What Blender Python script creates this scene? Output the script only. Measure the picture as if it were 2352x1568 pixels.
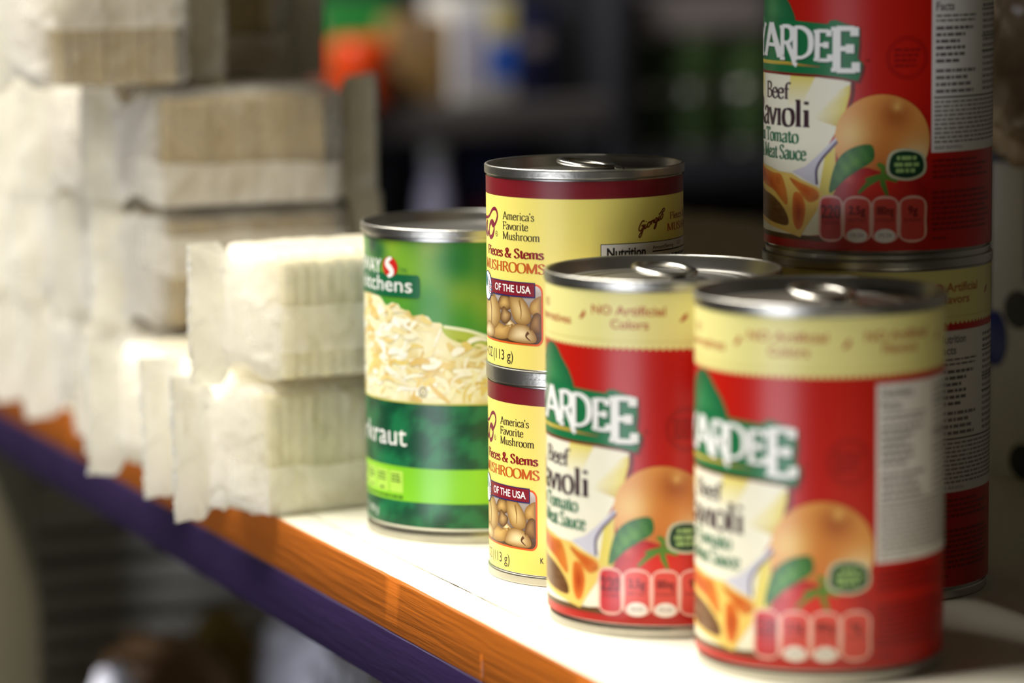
import bpy, bmesh, math, random
from math import sin, cos, pi, radians
from mathutils import Vector, Matrix, noise
from mathutils.geometry import tessellate_polygon

for o in list(bpy.data.objects):
    bpy.data.objects.remove(o)
SC = bpy.context.scene
COL = SC.collection
random.seed(7)

# Plan units are millimetres: +Y into the shelf, X along its front edge, z = 0 on the shelf top.
SHELF_Z = 1.05
def P(x, y, z=0.0):
    return Vector(((x + 1100) * .001, y * .001, SHELF_Z + z * .001))

# ------------------------------------------------------------------ camera
F_PX, PITCH, ROLL, YAW = 8126.565, radians(7.668), radians(-.506), radians(22.432)
a = pi - YAW
fw = Vector((cos(a) * cos(PITCH), sin(a) * cos(PITCH), -sin(PITCH)))
rt = Vector((sin(a), -cos(a), 0))
up = rt.cross(fw)
cx_, cy_ = cos(ROLL) * rt + sin(ROLL) * up, -sin(ROLL) * rt + cos(ROLL) * up
cam = bpy.data.cameras.new('camera')
cam_o = bpy.data.objects.new('camera', cam)
COL.objects.link(cam_o)
m = Matrix((cx_, cy_, -fw)).transposed().to_4x4()
m.translation = P(0, -406.638, 236.176)
cam_o.matrix_world = m
cam.sensor_width = 36
cam.lens = F_PX / 2352 * 36
cam.clip_start, cam.clip_end = .05, 60
cam.dof.use_dof = True
cam.dof.focus_distance = 1.172
cam.dof.aperture_fstop = 5.4
cam.dof.aperture_blades = 0
SC.camera = cam_o

# ------------------------------------------------------------------ light and exposure
SC.view_settings.view_transform = 'Standard'
SC.view_settings.look = 'None'
SC.view_settings.gamma = 1
SC.view_settings.use_curve_mapping = False
SC.view_settings.exposure = -0.24
world = bpy.data.worlds.new('room_ambience')
SC.world = world
world.use_nodes = True
bgn = world.node_tree.nodes['Background']
bgn.inputs[0].default_value = (.80, .86, 1.0, 1)
bgn.inputs[1].default_value = .05

def area(name, loc, target, size, size_y, power, col):
    l = bpy.data.lights.new(name, 'AREA')
    l.shape, l.size, l.size_y, l.energy, l.color = 'RECTANGLE', size, size_y, power, col
    o = bpy.data.objects.new(name, l)
    COL.objects.link(o)
    o.location = loc
    o.rotation_euler = (target - loc).to_track_quat('-Z', 'Y').to_euler()
    return o
area('aisle_tube_light', P(-1620, -460, 1250), P(-1620, -100, 0), 1.6, .14, 74, (1.0, .965, .885))
area('low_fill_light', P(0, -2000, -620), P(-1750, 200, -150), 1.3, .6, 36, (.86, .90, 1.0))  # added cool fill, no doorway stands here; brightens the goods under the shelf

# ------------------------------------------------------------------ materials
def lin(c):
    def f(v):
        v /= 255
        return v / 12.92 if v <= .04045 else ((v + .055) / 1.055) ** 2.4
    return tuple(f(v) for v in c) + (1,)

def new_mat(name):
    mt = bpy.data.materials.new(name)
    mt.use_nodes = True
    return mt, mt.node_tree.nodes, mt.node_tree.links, mt.node_tree.nodes['Principled BSDF']

def paint(name, col, rough=.5, spec=.5, metal=0.0, var=.06, scale=30, bump=.0, stretch=(1, 1, 1), bscale=120, coat=0):
    mt, N, L, b = new_mat(name)
    tc = N.new('ShaderNodeTexCoord')
    mp = N.new('ShaderNodeMapping')
    mp.inputs['Scale'].default_value = stretch
    L.new(tc.outputs['Object'], mp.inputs[0])
    nz = N.new('ShaderNodeTexNoise')
    nz.inputs['Scale'].default_value = scale
    nz.inputs['Detail'].default_value = 4
    L.new(mp.outputs[0], nz.inputs['Vector'])
    hs = N.new('ShaderNodeHueSaturation')
    hs.inputs['Color'].default_value = lin(col)
    mr = N.new('ShaderNodeMapRange')
    mr.inputs[1].default_value, mr.inputs[2].default_value = .3, .7
    mr.inputs[3].default_value, mr.inputs[4].default_value = 1 - var, 1 + var
    L.new(nz.outputs[0], mr.inputs[0])
    L.new(mr.outputs[0], hs.inputs['Value'])
    L.new(hs.outputs[0], b.inputs['Base Color'])
    b.inputs['Roughness'].default_value = rough
    b.inputs['Specular IOR Level'].default_value = spec
    b.inputs['Metallic'].default_value = metal
    b.inputs['Coat Weight'].default_value = coat
    if bump:
        n2 = N.new('ShaderNodeTexNoise')
        n2.inputs['Scale'].default_value = bscale
        n2.inputs['Detail'].default_value = 3
        L.new(mp.outputs[0], n2.inputs['Vector'])
        bp = N.new('ShaderNodeBump')
        bp.inputs['Strength'].default_value = bump
        bp.inputs['Distance'].default_value = .001
        L.new(n2.outputs[0], bp.inputs['Height'])
        L.new(bp.outputs[0], b.inputs['Normal'])
    return mt

def printed(name, rough):
    mt, N, L, b = new_mat(name)
    at = N.new('ShaderNodeAttribute')
    at.attribute_name = 'ink'
    L.new(at.outputs['Color'], b.inputs['Base Color'])
    b.inputs['Roughness'].default_value = rough
    b.inputs['Specular IOR Level'].default_value = .45
    return mt

M_PRINT = printed('printed_paper_label', .34)
M_TIN = paint('tin_plate', (200, 198, 192), .28, .5, 1.0, .05, 60)
M_RIM = paint('tin_seam', (188, 185, 176), .34, .5, 1.0, .06, 90, .08, bscale=400)
M_LID = paint('tin_lid', (186, 183, 176), .34, .5, 1.0, .07, 70, .05, bscale=300)
M_TAB = paint('tab_tin', (165, 162, 155), .25, .5, 1.0, .05, 60)
M_TOP = paint('cream_shelf_paint', (238, 233, 212), .45, .4, 0, .03, 14, .25, (.25, 1, 1), 90)
M_ORANGE = paint('orange_paint', (184, 98, 24), .45, .35, 0, .07, 40, .5, (.12, 1, 3), 160)
M_PURPLE = paint('purple_paint', (44, 28, 68), .5, .35, 0, .06, 40, .35, (.2, 1, 2), 160)
M_CRACK = paint('bare_wood_crack', (58, 42, 28), .9, .1, 0, .2, 200)
M_POST = paint('olive_cream_paint', (90, 84, 65), .55, .3, 0, .05, 20)

M_CRACKER_SHADE = paint('shaded_cracker_crumb', (170, 148, 102), .85, .2, 0, .12, 160, .3, bscale=500)  # same crackers in a darker colour, standing in for shade on the tall stacks
def film_mat():
    mt, N, L, b = new_mat('clear_wrapper_film')
    b.inputs['Base Color'].default_value = lin((255, 252, 242))
    b.inputs['Roughness'].default_value = .24
    b.inputs['Specular IOR Level'].default_value = .55
    out = N['Material Output']
    tr = N.new('ShaderNodeBsdfTransparent')
    mx = N.new('ShaderNodeMixShader')
    at = N.new('ShaderNodeAttribute')
    at.attribute_name = 'film'
    tc = N.new('ShaderNodeTexCoord')
    nz = N.new('ShaderNodeTexNoise')
    nz.inputs['Scale'].default_value = 70
    nz.inputs['Detail'].default_value = 5
    L.new(tc.outputs['Object'], nz.inputs['Vector'])
    ma = N.new('ShaderNodeMath')
    ma.operation = 'MULTIPLY_ADD'
    ma.inputs[1].default_value = .35
    ma.use_clamp = True
    L.new(nz.outputs[0], ma.inputs[0])
    L.new(at.outputs['Fac'], ma.inputs[2])
    L.new(ma.outputs[0], mx.inputs[0])
    L.new(tr.outputs[0], mx.inputs[1])
    tl = N.new('ShaderNodeBsdfTranslucent')
    tl.inputs['Color'].default_value = lin((255, 253, 244))
    m2 = N.new('ShaderNodeMixShader')
    m2.inputs[0].default_value = .48
    L.new(b.outputs[0], m2.inputs[1])
    L.new(tl.outputs[0], m2.inputs[2])
    L.new(m2.outputs[0], mx.inputs[2])
    L.new(mx.outputs[0], out.inputs['Surface'])
    bp = N.new('ShaderNodeBump')
    bp.inputs['Strength'].default_value = .35
    bp.inputs['Distance'].default_value = .002
    n2 = N.new('ShaderNodeTexNoise')
    n2.inputs['Scale'].default_value = 210
    n2.inputs['Detail'].default_value = 4
    n2.inputs['Distortion'].default_value = 1.2
    L.new(tc.outputs['Object'], n2.inputs['Vector'])
    L.new(n2.outputs[0], bp.inputs['Height'])
    n3 = N.new('ShaderNodeTexNoise')
    n3.noise_type = 'RIDGED_MULTIFRACTAL'
    n3.inputs['Scale'].default_value = 75
    n3.inputs['Detail'].default_value = 2
    n3.inputs['Distortion'].default_value = .8
    L.new(tc.outputs['Object'], n3.inputs['Vector'])
    b3 = N.new('ShaderNodeBump')
    b3.inputs['Strength'].default_value = .8
    b3.inputs['Distance'].default_value = .003
    L.new(n3.outputs[0], b3.inputs['Height'])
    L.new(bp.outputs[0], b3.inputs['Normal'])
    L.new(b3.outputs[0], b.inputs['Normal'])
    L.new(b3.outputs[0], tl.inputs['Normal'])
    return mt
M_FILM = film_mat()
M_CRACKER = paint('cracker_crumb', (236, 224, 186), .85, .2, 0, .12, 160, .3, bscale=500)

# ------------------------------------------------------------------ helpers
def link(name, me, mat=None, parent=None):
    o = bpy.data.objects.new(name, me)
    if mat is not None:
        for q in (mat if isinstance(mat, (list, tuple)) else [mat]):
            me.materials.append(q)
    COL.objects.link(o)
    if parent is not None:
        o.parent = parent
    return o

def mesh(name, V, Fc, mat=None, parent=None, smooth=True, sharp=40):
    me = bpy.data.meshes.new(name)
    me.from_pydata([tuple(Vector(v) * .001) for v in V], [], Fc)
    me.update()
    if smooth:
        me.shade_smooth()
        me.set_sharp_from_angle(angle=radians(sharp))
    return link(name, me, mat, parent)

def tag(o, label=None, cat=None, group=None, kind=None):
    for k, v in (('label', label), ('category', cat), ('group', group), ('kind', kind)):
        if v:
            o[k] = v
    return o

def thing(name, loc, rz=0, label=None, cat=None, group=None, kind=None):
    o = bpy.data.objects.new(name, None)
    o.empty_display_size = .02
    COL.objects.link(o)
    o.location = loc
    o.rotation_euler = (0, 0, rz)
    return tag(o, label, cat, group, kind)

def copy_tree(o, parent=None):
    c = o.copy()
    COL.objects.link(c)
    if parent is not None:
        c.parent = parent
    for ch in list(o.children):
        copy_tree(ch, c)
    return c

def boxv(x0, x1, y0, y1, z0, z1):
    V = [(x, y, z) for z in (z0, z1) for y in (y0, y1) for x in (x0, x1)]
    return V, [(0, 2, 3, 1), (4, 5, 7, 6), (0, 1, 5, 4), (2, 6, 7, 3), (0, 4, 6, 2), (1, 3, 7, 5)]

def box(name, b, mat, parent=None, bevel=1.0, seg=2):
    V, Fc = boxv(*b)
    bm = bmesh.new()
    vs = [bm.verts.new(Vector(v) * .001) for v in V]
    for f in Fc:
        bm.faces.new([vs[i] for i in f])
    bm.normal_update()
    if bevel:
        bmesh.ops.bevel(bm, geom=bm.edges[:], offset=bevel * .001, segments=seg, affect='EDGES', profile=.5)
    me = bpy.data.meshes.new(name)
    bm.to_mesh(me)
    bm.free()
    me.shade_smooth()
    me.set_sharp_from_angle(angle=radians(50))
    return link(name, me, mat, parent)

def lathe(name, prof, mat, parent=None, seg=128, sharp=35):
    V, Fc = [], []
    rings = []
    for r, z in prof:
        if r < 1e-6:
            rings.append([len(V)])
            V.append((0, 0, z))
        else:
            rings.append(list(range(len(V), len(V) + seg)))
            V += [(r * cos(2 * pi * i / seg), r * sin(2 * pi * i / seg), z) for i in range(seg)]
    for p, q in zip(rings, rings[1:]):
        for i in range(seg):
            j = (i + 1) % seg
            if len(p) == 1:
                Fc.append((p[0], q[j], q[i]))
            elif len(q) == 1:
                Fc.append((p[i], p[j], q[0]))
            else:
                Fc.append((p[i], p[j], q[j], q[i]))
    o = mesh(name, V, Fc, mat, parent, True, sharp)
    bm = bmesh.new()
    bm.from_mesh(o.data)
    bmesh.ops.recalc_face_normals(bm, faces=bm.faces[:])
    bm.to_mesh(o.data)
    bm.free()
    return o

def cr(pts, n=6, closed=False):
    """smooth curve through points"""
    P_ = [Vector((p[0], p[1])) for p in pts]
    k = len(P_)
    out = []
    for i in range(k if closed else k - 1):
        if closed:
            p0, p1, p2, p3 = P_[i - 1], P_[i], P_[(i + 1) % k], P_[(i + 2) % k]
        else:
            p1, p2 = P_[i], P_[i + 1]
            p0 = P_[i - 1] if i else p1
            p3 = P_[i + 2] if i + 2 < k else p2
        for j in range(n):
            t = j / n
            out.append(.5 * ((2 * p1) + (p2 - p0) * t + (2 * p0 - 5 * p1 + 4 * p2 - p3) * t * t + (3 * p1 - p0 - 3 * p2 + p3) * t ** 3))
    if not closed:
        out.append(P_[-1])
    return [(q.x, q.y) for q in out]

def ell(x, z, rx, rz, n=28, rot=0):
    return [(x + rx * cos(2 * pi * i / n) * cos(rot) - rz * sin(2 * pi * i / n) * sin(rot),
             z + rx * cos(2 * pi * i / n) * sin(rot) + rz * sin(2 * pi * i / n) * cos(rot)) for i in range(n)]

def rrect(x0, x1, z0, z1, r, n=5):
    out = []
    for cx, cz, a0 in ((x1 - r, z1 - r, 0), (x0 + r, z1 - r, 90), (x0 + r, z0 + r, 180), (x1 - r, z0 + r, 270)):
        for i in range(n + 1):
            t = radians(a0 + 90 * i / n)
            out.append((cx + r * cos(t), cz + r * sin(t)))
    return out

def mixc(c, d, t):
    return tuple(c[i] + (d[i] - c[i]) * t for i in range(3))

# ------------------------------------------------------------------ lettering
# roman letters as pen strokes: '~' marks a curve; serifs are (x, y, half width)
GL = {
 'A': (.74, ['.05,0 .36,1', '.36,1 .69,0', '.16,.35 .55,.35'], [(.05, 0, .11), (.69, 0, .12)]),
 'B': (.66, ['.14,0 .14,1', '~.14,.98 .38,.98 .52,.88 .52,.66 .38,.54 .14,.53', '~.2,.53 .42,.51 .58,.4 .58,.16 .44,.03 .14,.02'], [(.1, 0, .09), (.1, 1, .09)]),
 'D': (.8, ['.14,0 .14,1', '~.14,.98 .42,.97 .66,.8 .72,.5 .66,.2 .42,.03 .14,.02'], [(.12, 0, .11), (.12, 1, .11)]),
 'E': (.62, ['.14,0 .14,1', '.14,.97 .54,.97', '.54,1 .54,.8', '.14,.52 .44,.52', '.44,.62 .44,.42', '.14,.03 .56,.03', '.57,0 .57,.22'], [(.12, 0, .11), (.12, 1, .11)]),
 'F': (.6, ['.14,0 .14,1', '.14,.97 .56,.97', '.56,1 .56,.78', '.14,.5 .44,.5', '.44,.6 .44,.4'], [(.14, 0, .13), (.1, 1, .1)]),
 'H': (.8, ['.15,0 .15,1', '.65,0 .65,1', '.15,.52 .65,.52'], [(.15, 0, .12), (.15, 1, .12), (.65, 0, .12), (.65, 1, .12)]),
 'M': (.98, ['.13,0 .15,1', '.15,1 .47,.04', '.47,.04 .81,1', '.83,1 .84,0'], [(.13, 0, .1), (.84, 0, .12), (.1, 1, .08), (.86, 1, .09)]),
 'O': (.82, ['~.41,1 .2,.93 .08,.72 .06,.5 .08,.28 .2,.07 .41,0 .62,.07 .74,.28 .76,.5 .74,.72 .62,.93 .41,1'], []),
 'P': (.64, ['.14,0 .14,1', '~.14,.98 .4,.98 .56,.88 .57,.66 .42,.5 .14,.48'], [(.14, 0, .12), (.1, 1, .09)]),
 'R': (.74, ['.14,0 .14,1', '~.14,.98 .4,.98 .55,.89 .56,.68 .42,.53 .14,.51', '.36,.52 .68,0'], [(.14, 0, .12), (.1, 1, .09), (.69, 0, .07)]),
 'S': (.58, ['~.48,.8 .4,.95 .26,1 .12,.92 .08,.76 .2,.6 .4,.46 .5,.28 .44,.08 .26,0 .12,.05 .06,.22'], []),
 'T': (.68, ['.34,0 .34,1', '.04,.97 .64,.97', '.04,1 .04,.78', '.64,1 .64,.78'], [(.34, 0, .13)]),
 'U': (.78, ['~.14,1 .14,.6 .14,.3 .2,.1 .38,0 .56,.07 .63,.3 .63,.6 .63,1'], [(.14, 1, .13), (.63, 1, .11)]),
 'Y': (.72, ['.05,1 .36,.46', '.36,.46 .68,1', '.36,.46 .36,0'], [(.06, 1, .11), (.67, 1, .1), (.36, 0, .13)]),
 'a': (.52, ['~.1,.5 .16,.62 .28,.66 .4,.58 .41,.4 .41,.2 .42,.06 .52,.02', '~.41,.4 .22,.32 .08,.2 .1,.04 .22,0 .34,.08 .41,.18'], []),
 'c': (.47, ['~.42,.52 .36,.64 .26,.66 .12,.56 .06,.34 .1,.12 .25,0 .36,.03 .44,.14'], []),
 'e': (.5, ['.08,.37 .44,.37', '~.44,.37 .41,.57 .27,.66 .12,.56 .06,.34 .11,.1 .26,0 .38,.03 .46,.14'], []),
 'f': (.38, ['~.16,0 .16,.4 .16,.78 .22,.96 .34,1.03 .43,.95', '.02,.63 .34,.63'], [(.17, 0, .12)]),
 'h': (.6, ['.13,0 .13,1.03', '~.13,.48 .22,.61 .34,.66 .45,.57 .46,.4 .46,.2 .46,0'], [(.13, 0, .11), (.46, 0, .11), (.08, 1.02, .06)]),
 'i': (.29, ['.14,0 .14,.65', '.14,.85 .14,.97'], [(.14, 0, .11), (.09, .64, .06)]),
 'ı': (.29, ['.14,0 .14,.65'], [(.14, 0, .11), (.09, .64, .06)]),
 'l': (.29, ['.14,0 .14,1.03'], [(.14, 0, .11), (.09, 1.02, .06)]),
 'm': (.9, ['.13,0 .13,.65', '~.13,.48 .22,.61 .33,.66 .43,.57 .44,.4 .44,.2 .44,0', '~.44,.48 .53,.61 .64,.66 .74,.57 .75,.4 .75,.2 .75,0'], [(.13, 0, .11), (.44, 0, .1), (.75, 0, .11), (.08, .64, .06)]),
 'n': (.6, ['.13,0 .13,.65', '~.13,.48 .22,.61 .34,.66 .45,.57 .46,.4 .46,.2 .46,0'], [(.13, 0, .11), (.46, 0, .11), (.08, .64, .06)]),
 'o': (.55, ['~.275,.66 .12,.59 .06,.33 .12,.07 .275,0 .43,.07 .49,.33 .43,.59 .275,.66'], []),
 'r': (.42, ['.13,0 .13,.65', '~.13,.44 .2,.58 .3,.65 .38,.6'], [(.14, 0, .12), (.08, .64, .06)]),
 's': (.43, ['~.35,.52 .3,.62 .2,.66 .1,.6 .08,.5 .16,.4 .3,.3 .37,.18 .31,.04 .2,0 .09,.03 .05,.15'], []),
 't': (.37, ['~.17,.84 .17,.5 .17,.16 .22,.02 .32,.03 .37,.12', '.02,.63 .34,.63'], []),
 'u': (.6, ['~.12,.64 .12,.4 .12,.16 .2,.02 .33,.04 .45,.18', '.46,.65 .46,0'], [(.08, .64, .06), (.42, .64, .06), (.5, 0, .06)]),
 'v': (.5, ['.04,.64 .26,0', '.26,0 .47,.64'], [(.06, .64, .09), (.45, .64, .08)]),
 "'": (.2, ['.1,1.02 .08,.8'], []),
 '&': (.84, ['~.7,.44 .6,.2 .44,.03 .26,0 .1,.1 .1,.28 .24,.46 .4,.64 .42,.86 .3,.99 .18,.9 .18,.72 .34,.42 .56,.1 .68,0 .78,.04'], [(.7, .45, .1)]),
 ' ': (.28, [], []),
}
_sans = {}
def sans_mesh(txt, bold):
    if (txt, bold) not in _sans:
        c = bpy.data.curves.new('t', 'FONT')
        c.body, c.resolution_u, c.offset = txt, 3, bold
        o = bpy.data.objects.new('t', c)
        COL.objects.link(o)
        me = bpy.data.meshes.new_from_object(o.evaluated_get(bpy.context.evaluated_depsgraph_get()))
        V = [(v.co.x, v.co.y) for v in me.vertices]
        Fc = [tuple(p.vertices) for p in me.polygons]
        bpy.data.objects.remove(o)
        bpy.data.curves.remove(c)
        bpy.data.meshes.remove(me)
        _sans[(txt, bold)] = (V, Fc)
    return _sans[(txt, bold)]

class Label:
    """Flat artwork in mm (s along the wrap, z up the can) that is bent round the can as one printed mesh."""
    def __init__(self, R):
        self.R, self.items, self.sub = R, [], 0
    def add(self, V, Fc, C, layer):
        if not isinstance(C, list):
            C = [C] * len(V)
        self.sub = (self.sub + 1) % 7
        self.items.append((V, Fc, C, layer * .024 + self.sub * .0026))
    def poly(self, pts, col, layer):
        tri = tessellate_polygon([[Vector((p[0], p[1], 0)) for p in pts]])
        self.add(list(pts), [tuple(t) for t in tri], col, layer)
    def rect(self, x0, x1, z0, z1, col, layer):
        self.add([(x0, z0), (x1, z0), (x1, z1), (x0, z1)], [(0, 1, 2, 3)], col, layer)
    def grid(self, x0, x1, z0, z1, step, fn, layer):
        nx, nz = max(1, round((x1 - x0) / step)), max(1, round((z1 - z0) / step))
        V = [(x0 + (x1 - x0) * i / nx, z0 + (z1 - z0) * j / nz) for j in range(nz + 1) for i in range(nx + 1)]
        Fc = [(j * (nx + 1) + i, j * (nx + 1) + i + 1, (j + 1) * (nx + 1) + i + 1, (j + 1) * (nx + 1) + i) for j in range(nz) for i in range(nx)]
        self.add(V, Fc, [fn(*v) for v in V], layer)
    def blob(self, outline, fn, layer, rings=6, c=None):
        """outline filled with concentric rings; fn(x, z, t) gives the ink, t = 0 centre .. 1 rim"""
        n = len(outline)
        if c is None:
            c = (sum(p[0] for p in outline) / n, sum(p[1] for p in outline) / n)
        V, C = [c], [fn(c[0], c[1], 0)]
        for k in range(1, rings + 1):
            t = k / rings
            for p in outline:
                q = (c[0] + (p[0] - c[0]) * t, c[1] + (p[1] - c[1]) * t)
                V.append(q)
                C.append(fn(q[0], q[1], t))
        Fc = [(0, 1 + i, 1 + (i + 1) % n) for i in range(n)]
        for k in range(rings - 1):
            b0, b1 = 1 + k * n, 1 + (k + 1) * n
            Fc += [(b0 + i, b1 + i, b1 + (i + 1) % n, b0 + (i + 1) % n) for i in range(n)]
        self.add(V, Fc, C, layer)
    def stroke(self, pts, w, col, layer, nib=None, shx=1.0):
        V, Fc, n = [], [], len(pts)
        for i, p in enumerate(pts):
            q0, q1 = pts[max(0, i - 1)], pts[min(n - 1, i + 1)]
            dx, dz = q1[0] - q0[0], q1[1] - q0[1]
            l = math.hypot(dx, dz) or 1
            dx, dz = dx / l, dz / l
            if nib:
                ph = math.atan2(dz, dx)
                hw = .5 * (nib[0] + (nib[1] - nib[0]) * abs(sin(ph - .26)) ** 1.6)
            elif callable(w):
                hw = .5 * w(i / max(1, n - 1))
            else:
                hw = .5 * w
            V += [(p[0] - dz * hw * shx, p[1] + dx * hw), (p[0] + dz * hw * shx, p[1] - dx * hw)]
        Fc = [(2 * i, 2 * i + 1, 2 * i + 3, 2 * i + 2) for i in range(n - 1)]
        self.add(V, Fc, col if not callable(col) else [col(*v) for v in V], layer)
    def roman(self, txt, x0, x1, z, h, col, layer, thin=.05, thick=.14, shear=0.0):
        tot = sum(GL[c][0] for c in txt)
        sx = (x1 - x0) / (tot * h)
        pen = 0
        for c in txt:
            adv, st, sf = GL[c]
            T = lambda x, y: (x0 + (pen + x + shear * y) * h * sx, z + y * h)
            for s in st:
                cv = s.startswith('~')
                pts = [tuple(float(q) for q in p.split(',')) for p in s.lstrip('~').split()]
                if cv:
                    pts = cr(pts, 5)
                # nib width is set in letter units, then stretched with the letter
                V, n = [], len(pts)
                for i, p in enumerate(pts):
                    q0, q1 = pts[max(0, i - 1)], pts[min(n - 1, i + 1)]
                    dx, dy = q1[0] - q0[0], q1[1] - q0[1]
                    l = math.hypot(dx, dy) or 1
                    dx, dy = dx / l, dy / l
                    hw = .5 * (thin + (thick - thin) * abs(sin(math.atan2(dy, dx) - .26)) ** 1.6)
                    V += [T(p[0] - dy * hw, p[1] + dx * hw), T(p[0] + dy * hw, p[1] - dx * hw)]
                self.add(V, [(2 * i, 2 * i + 1, 2 * i + 3, 2 * i + 2) for i in range(n - 1)], col, layer)
            for x, y, hw in sf:
                t = thin * .9
                y0, y1 = (y, y + t) if y < .3 else (y - t, y)
                self.add([T(x - hw, y0), T(x + hw, y0), T(x + hw, y1), T(x - hw, y1)], [(0, 1, 2, 3)], col, layer)
            pen += adv
    def glyph(self, c, x0, x1, z0, z1, col, layer, thin, thick):
        h = z1 - z0
        self.roman(c, x0, x1, z0, h, col, layer, thin, thick)
    def sans(self, txt, x0, x1, z, h, col, layer, bold=.0):
        V, Fc = sans_mesh(txt, bold)
        lo, hi = min(v[0] for v in V), max(v[0] for v in V)
        k, cap = (x1 - x0) / (hi - lo), .69
        self.add([(x0 + (v[0] - lo) * k, z + v[1] * h / cap) for v in V], Fc, col, layer)
    def lines(self, x0, x1, z0, z1, n, col, layer, fill=.5, ragged=.25, words=True):
        """rows of small print too fine to read"""
        rnd = random.Random(int(x0 * 7 + z0 * 13 + n))
        dz = (z1 - z0) / n
        V, Fc = [], []
        for i in range(n):
            z = z1 - dz * (i + .5)
            e = x1 - (x1 - x0) * ragged * rnd.random()
            x = x0
            while x < e - .4:
                w = min(e - x, rnd.uniform(.9, 3.2) if words else e - x)
                b = len(V)
                V += [(x, z - dz * fill / 2), (x + w, z - dz * fill / 2), (x + w, z + dz * fill / 2), (x, z + dz * fill / 2)]
                Fc.append((b, b + 1, b + 2, b + 3))
                x += w + .45
        self.add(V, Fc, col, layer)
    def build(self, parent, mat=M_PRINT, name='label'):
        R = self.R
        bm = bmesh.new()
        cl = bm.verts.layers.float_color.new('ink')
        for V, Fc, C, off in self.items:
            b = bmesh.new()
            bl = b.verts.layers.float_color.new('ink')
            vs = []
            for v, c in zip(V, C):
                q = b.verts.new((v[0], v[1], 0))
                q[bl] = lin(tuple(max(0, min(255, t)) for t in c))
                vs.append(q)
            for f in Fc:
                try:
                    b.faces.new([vs[i] for i in f])
                except ValueError:
                    pass
            lo, hi = min(v[0] for v in V), max(v[0] for v in V)
            st = 1.5
            if max((max(V[i][0] for i in f) - min(V[i][0] for i in f)) for f in Fc) > st:
                k = math.floor(lo / st) + 1
                while k * st < hi:
                    bmesh.ops.bisect_plane(b, geom=b.verts[:] + b.edges[:] + b.faces[:], dist=1e-6, plane_co=(k * st, 0, 0), plane_no=(1, 0, 0))
                    k += 1
            mp = {}
            for v in b.verts:
                t, r = v.co.x / R, R + off
                q = bm.verts.new((r * cos(t) * .001, r * sin(t) * .001, v.co.y * .001))
                q[cl] = v[bl]
                mp[v] = q
            for f in b.faces:
                try:
                    g = bm.faces.new([mp[v] for v in f.verts])
                except ValueError:
                    continue
                g.normal_update()
                cc = g.calc_center_median()
                if g.normal.x * cc.x + g.normal.y * cc.y < 0:
                    g.normal_flip()
            b.free()
        me = bpy.data.meshes.new(name)
        bm.to_mesh(me)
        bm.free()
        me.shade_smooth()
        # print lies on the cylinder: shade it with the cylinder's own normals
        nv = [Vector((v.co.x, v.co.y, 0)).normalized() for v in me.vertices]
        me.normals_split_custom_set_from_vertices(nv)
        return link(name, me, mat, parent)

def wrap(L, z0, z1, col, layer=0):
    W = pi * L.R
    L.rect(-W, W, z0, z1, col, layer)

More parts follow.
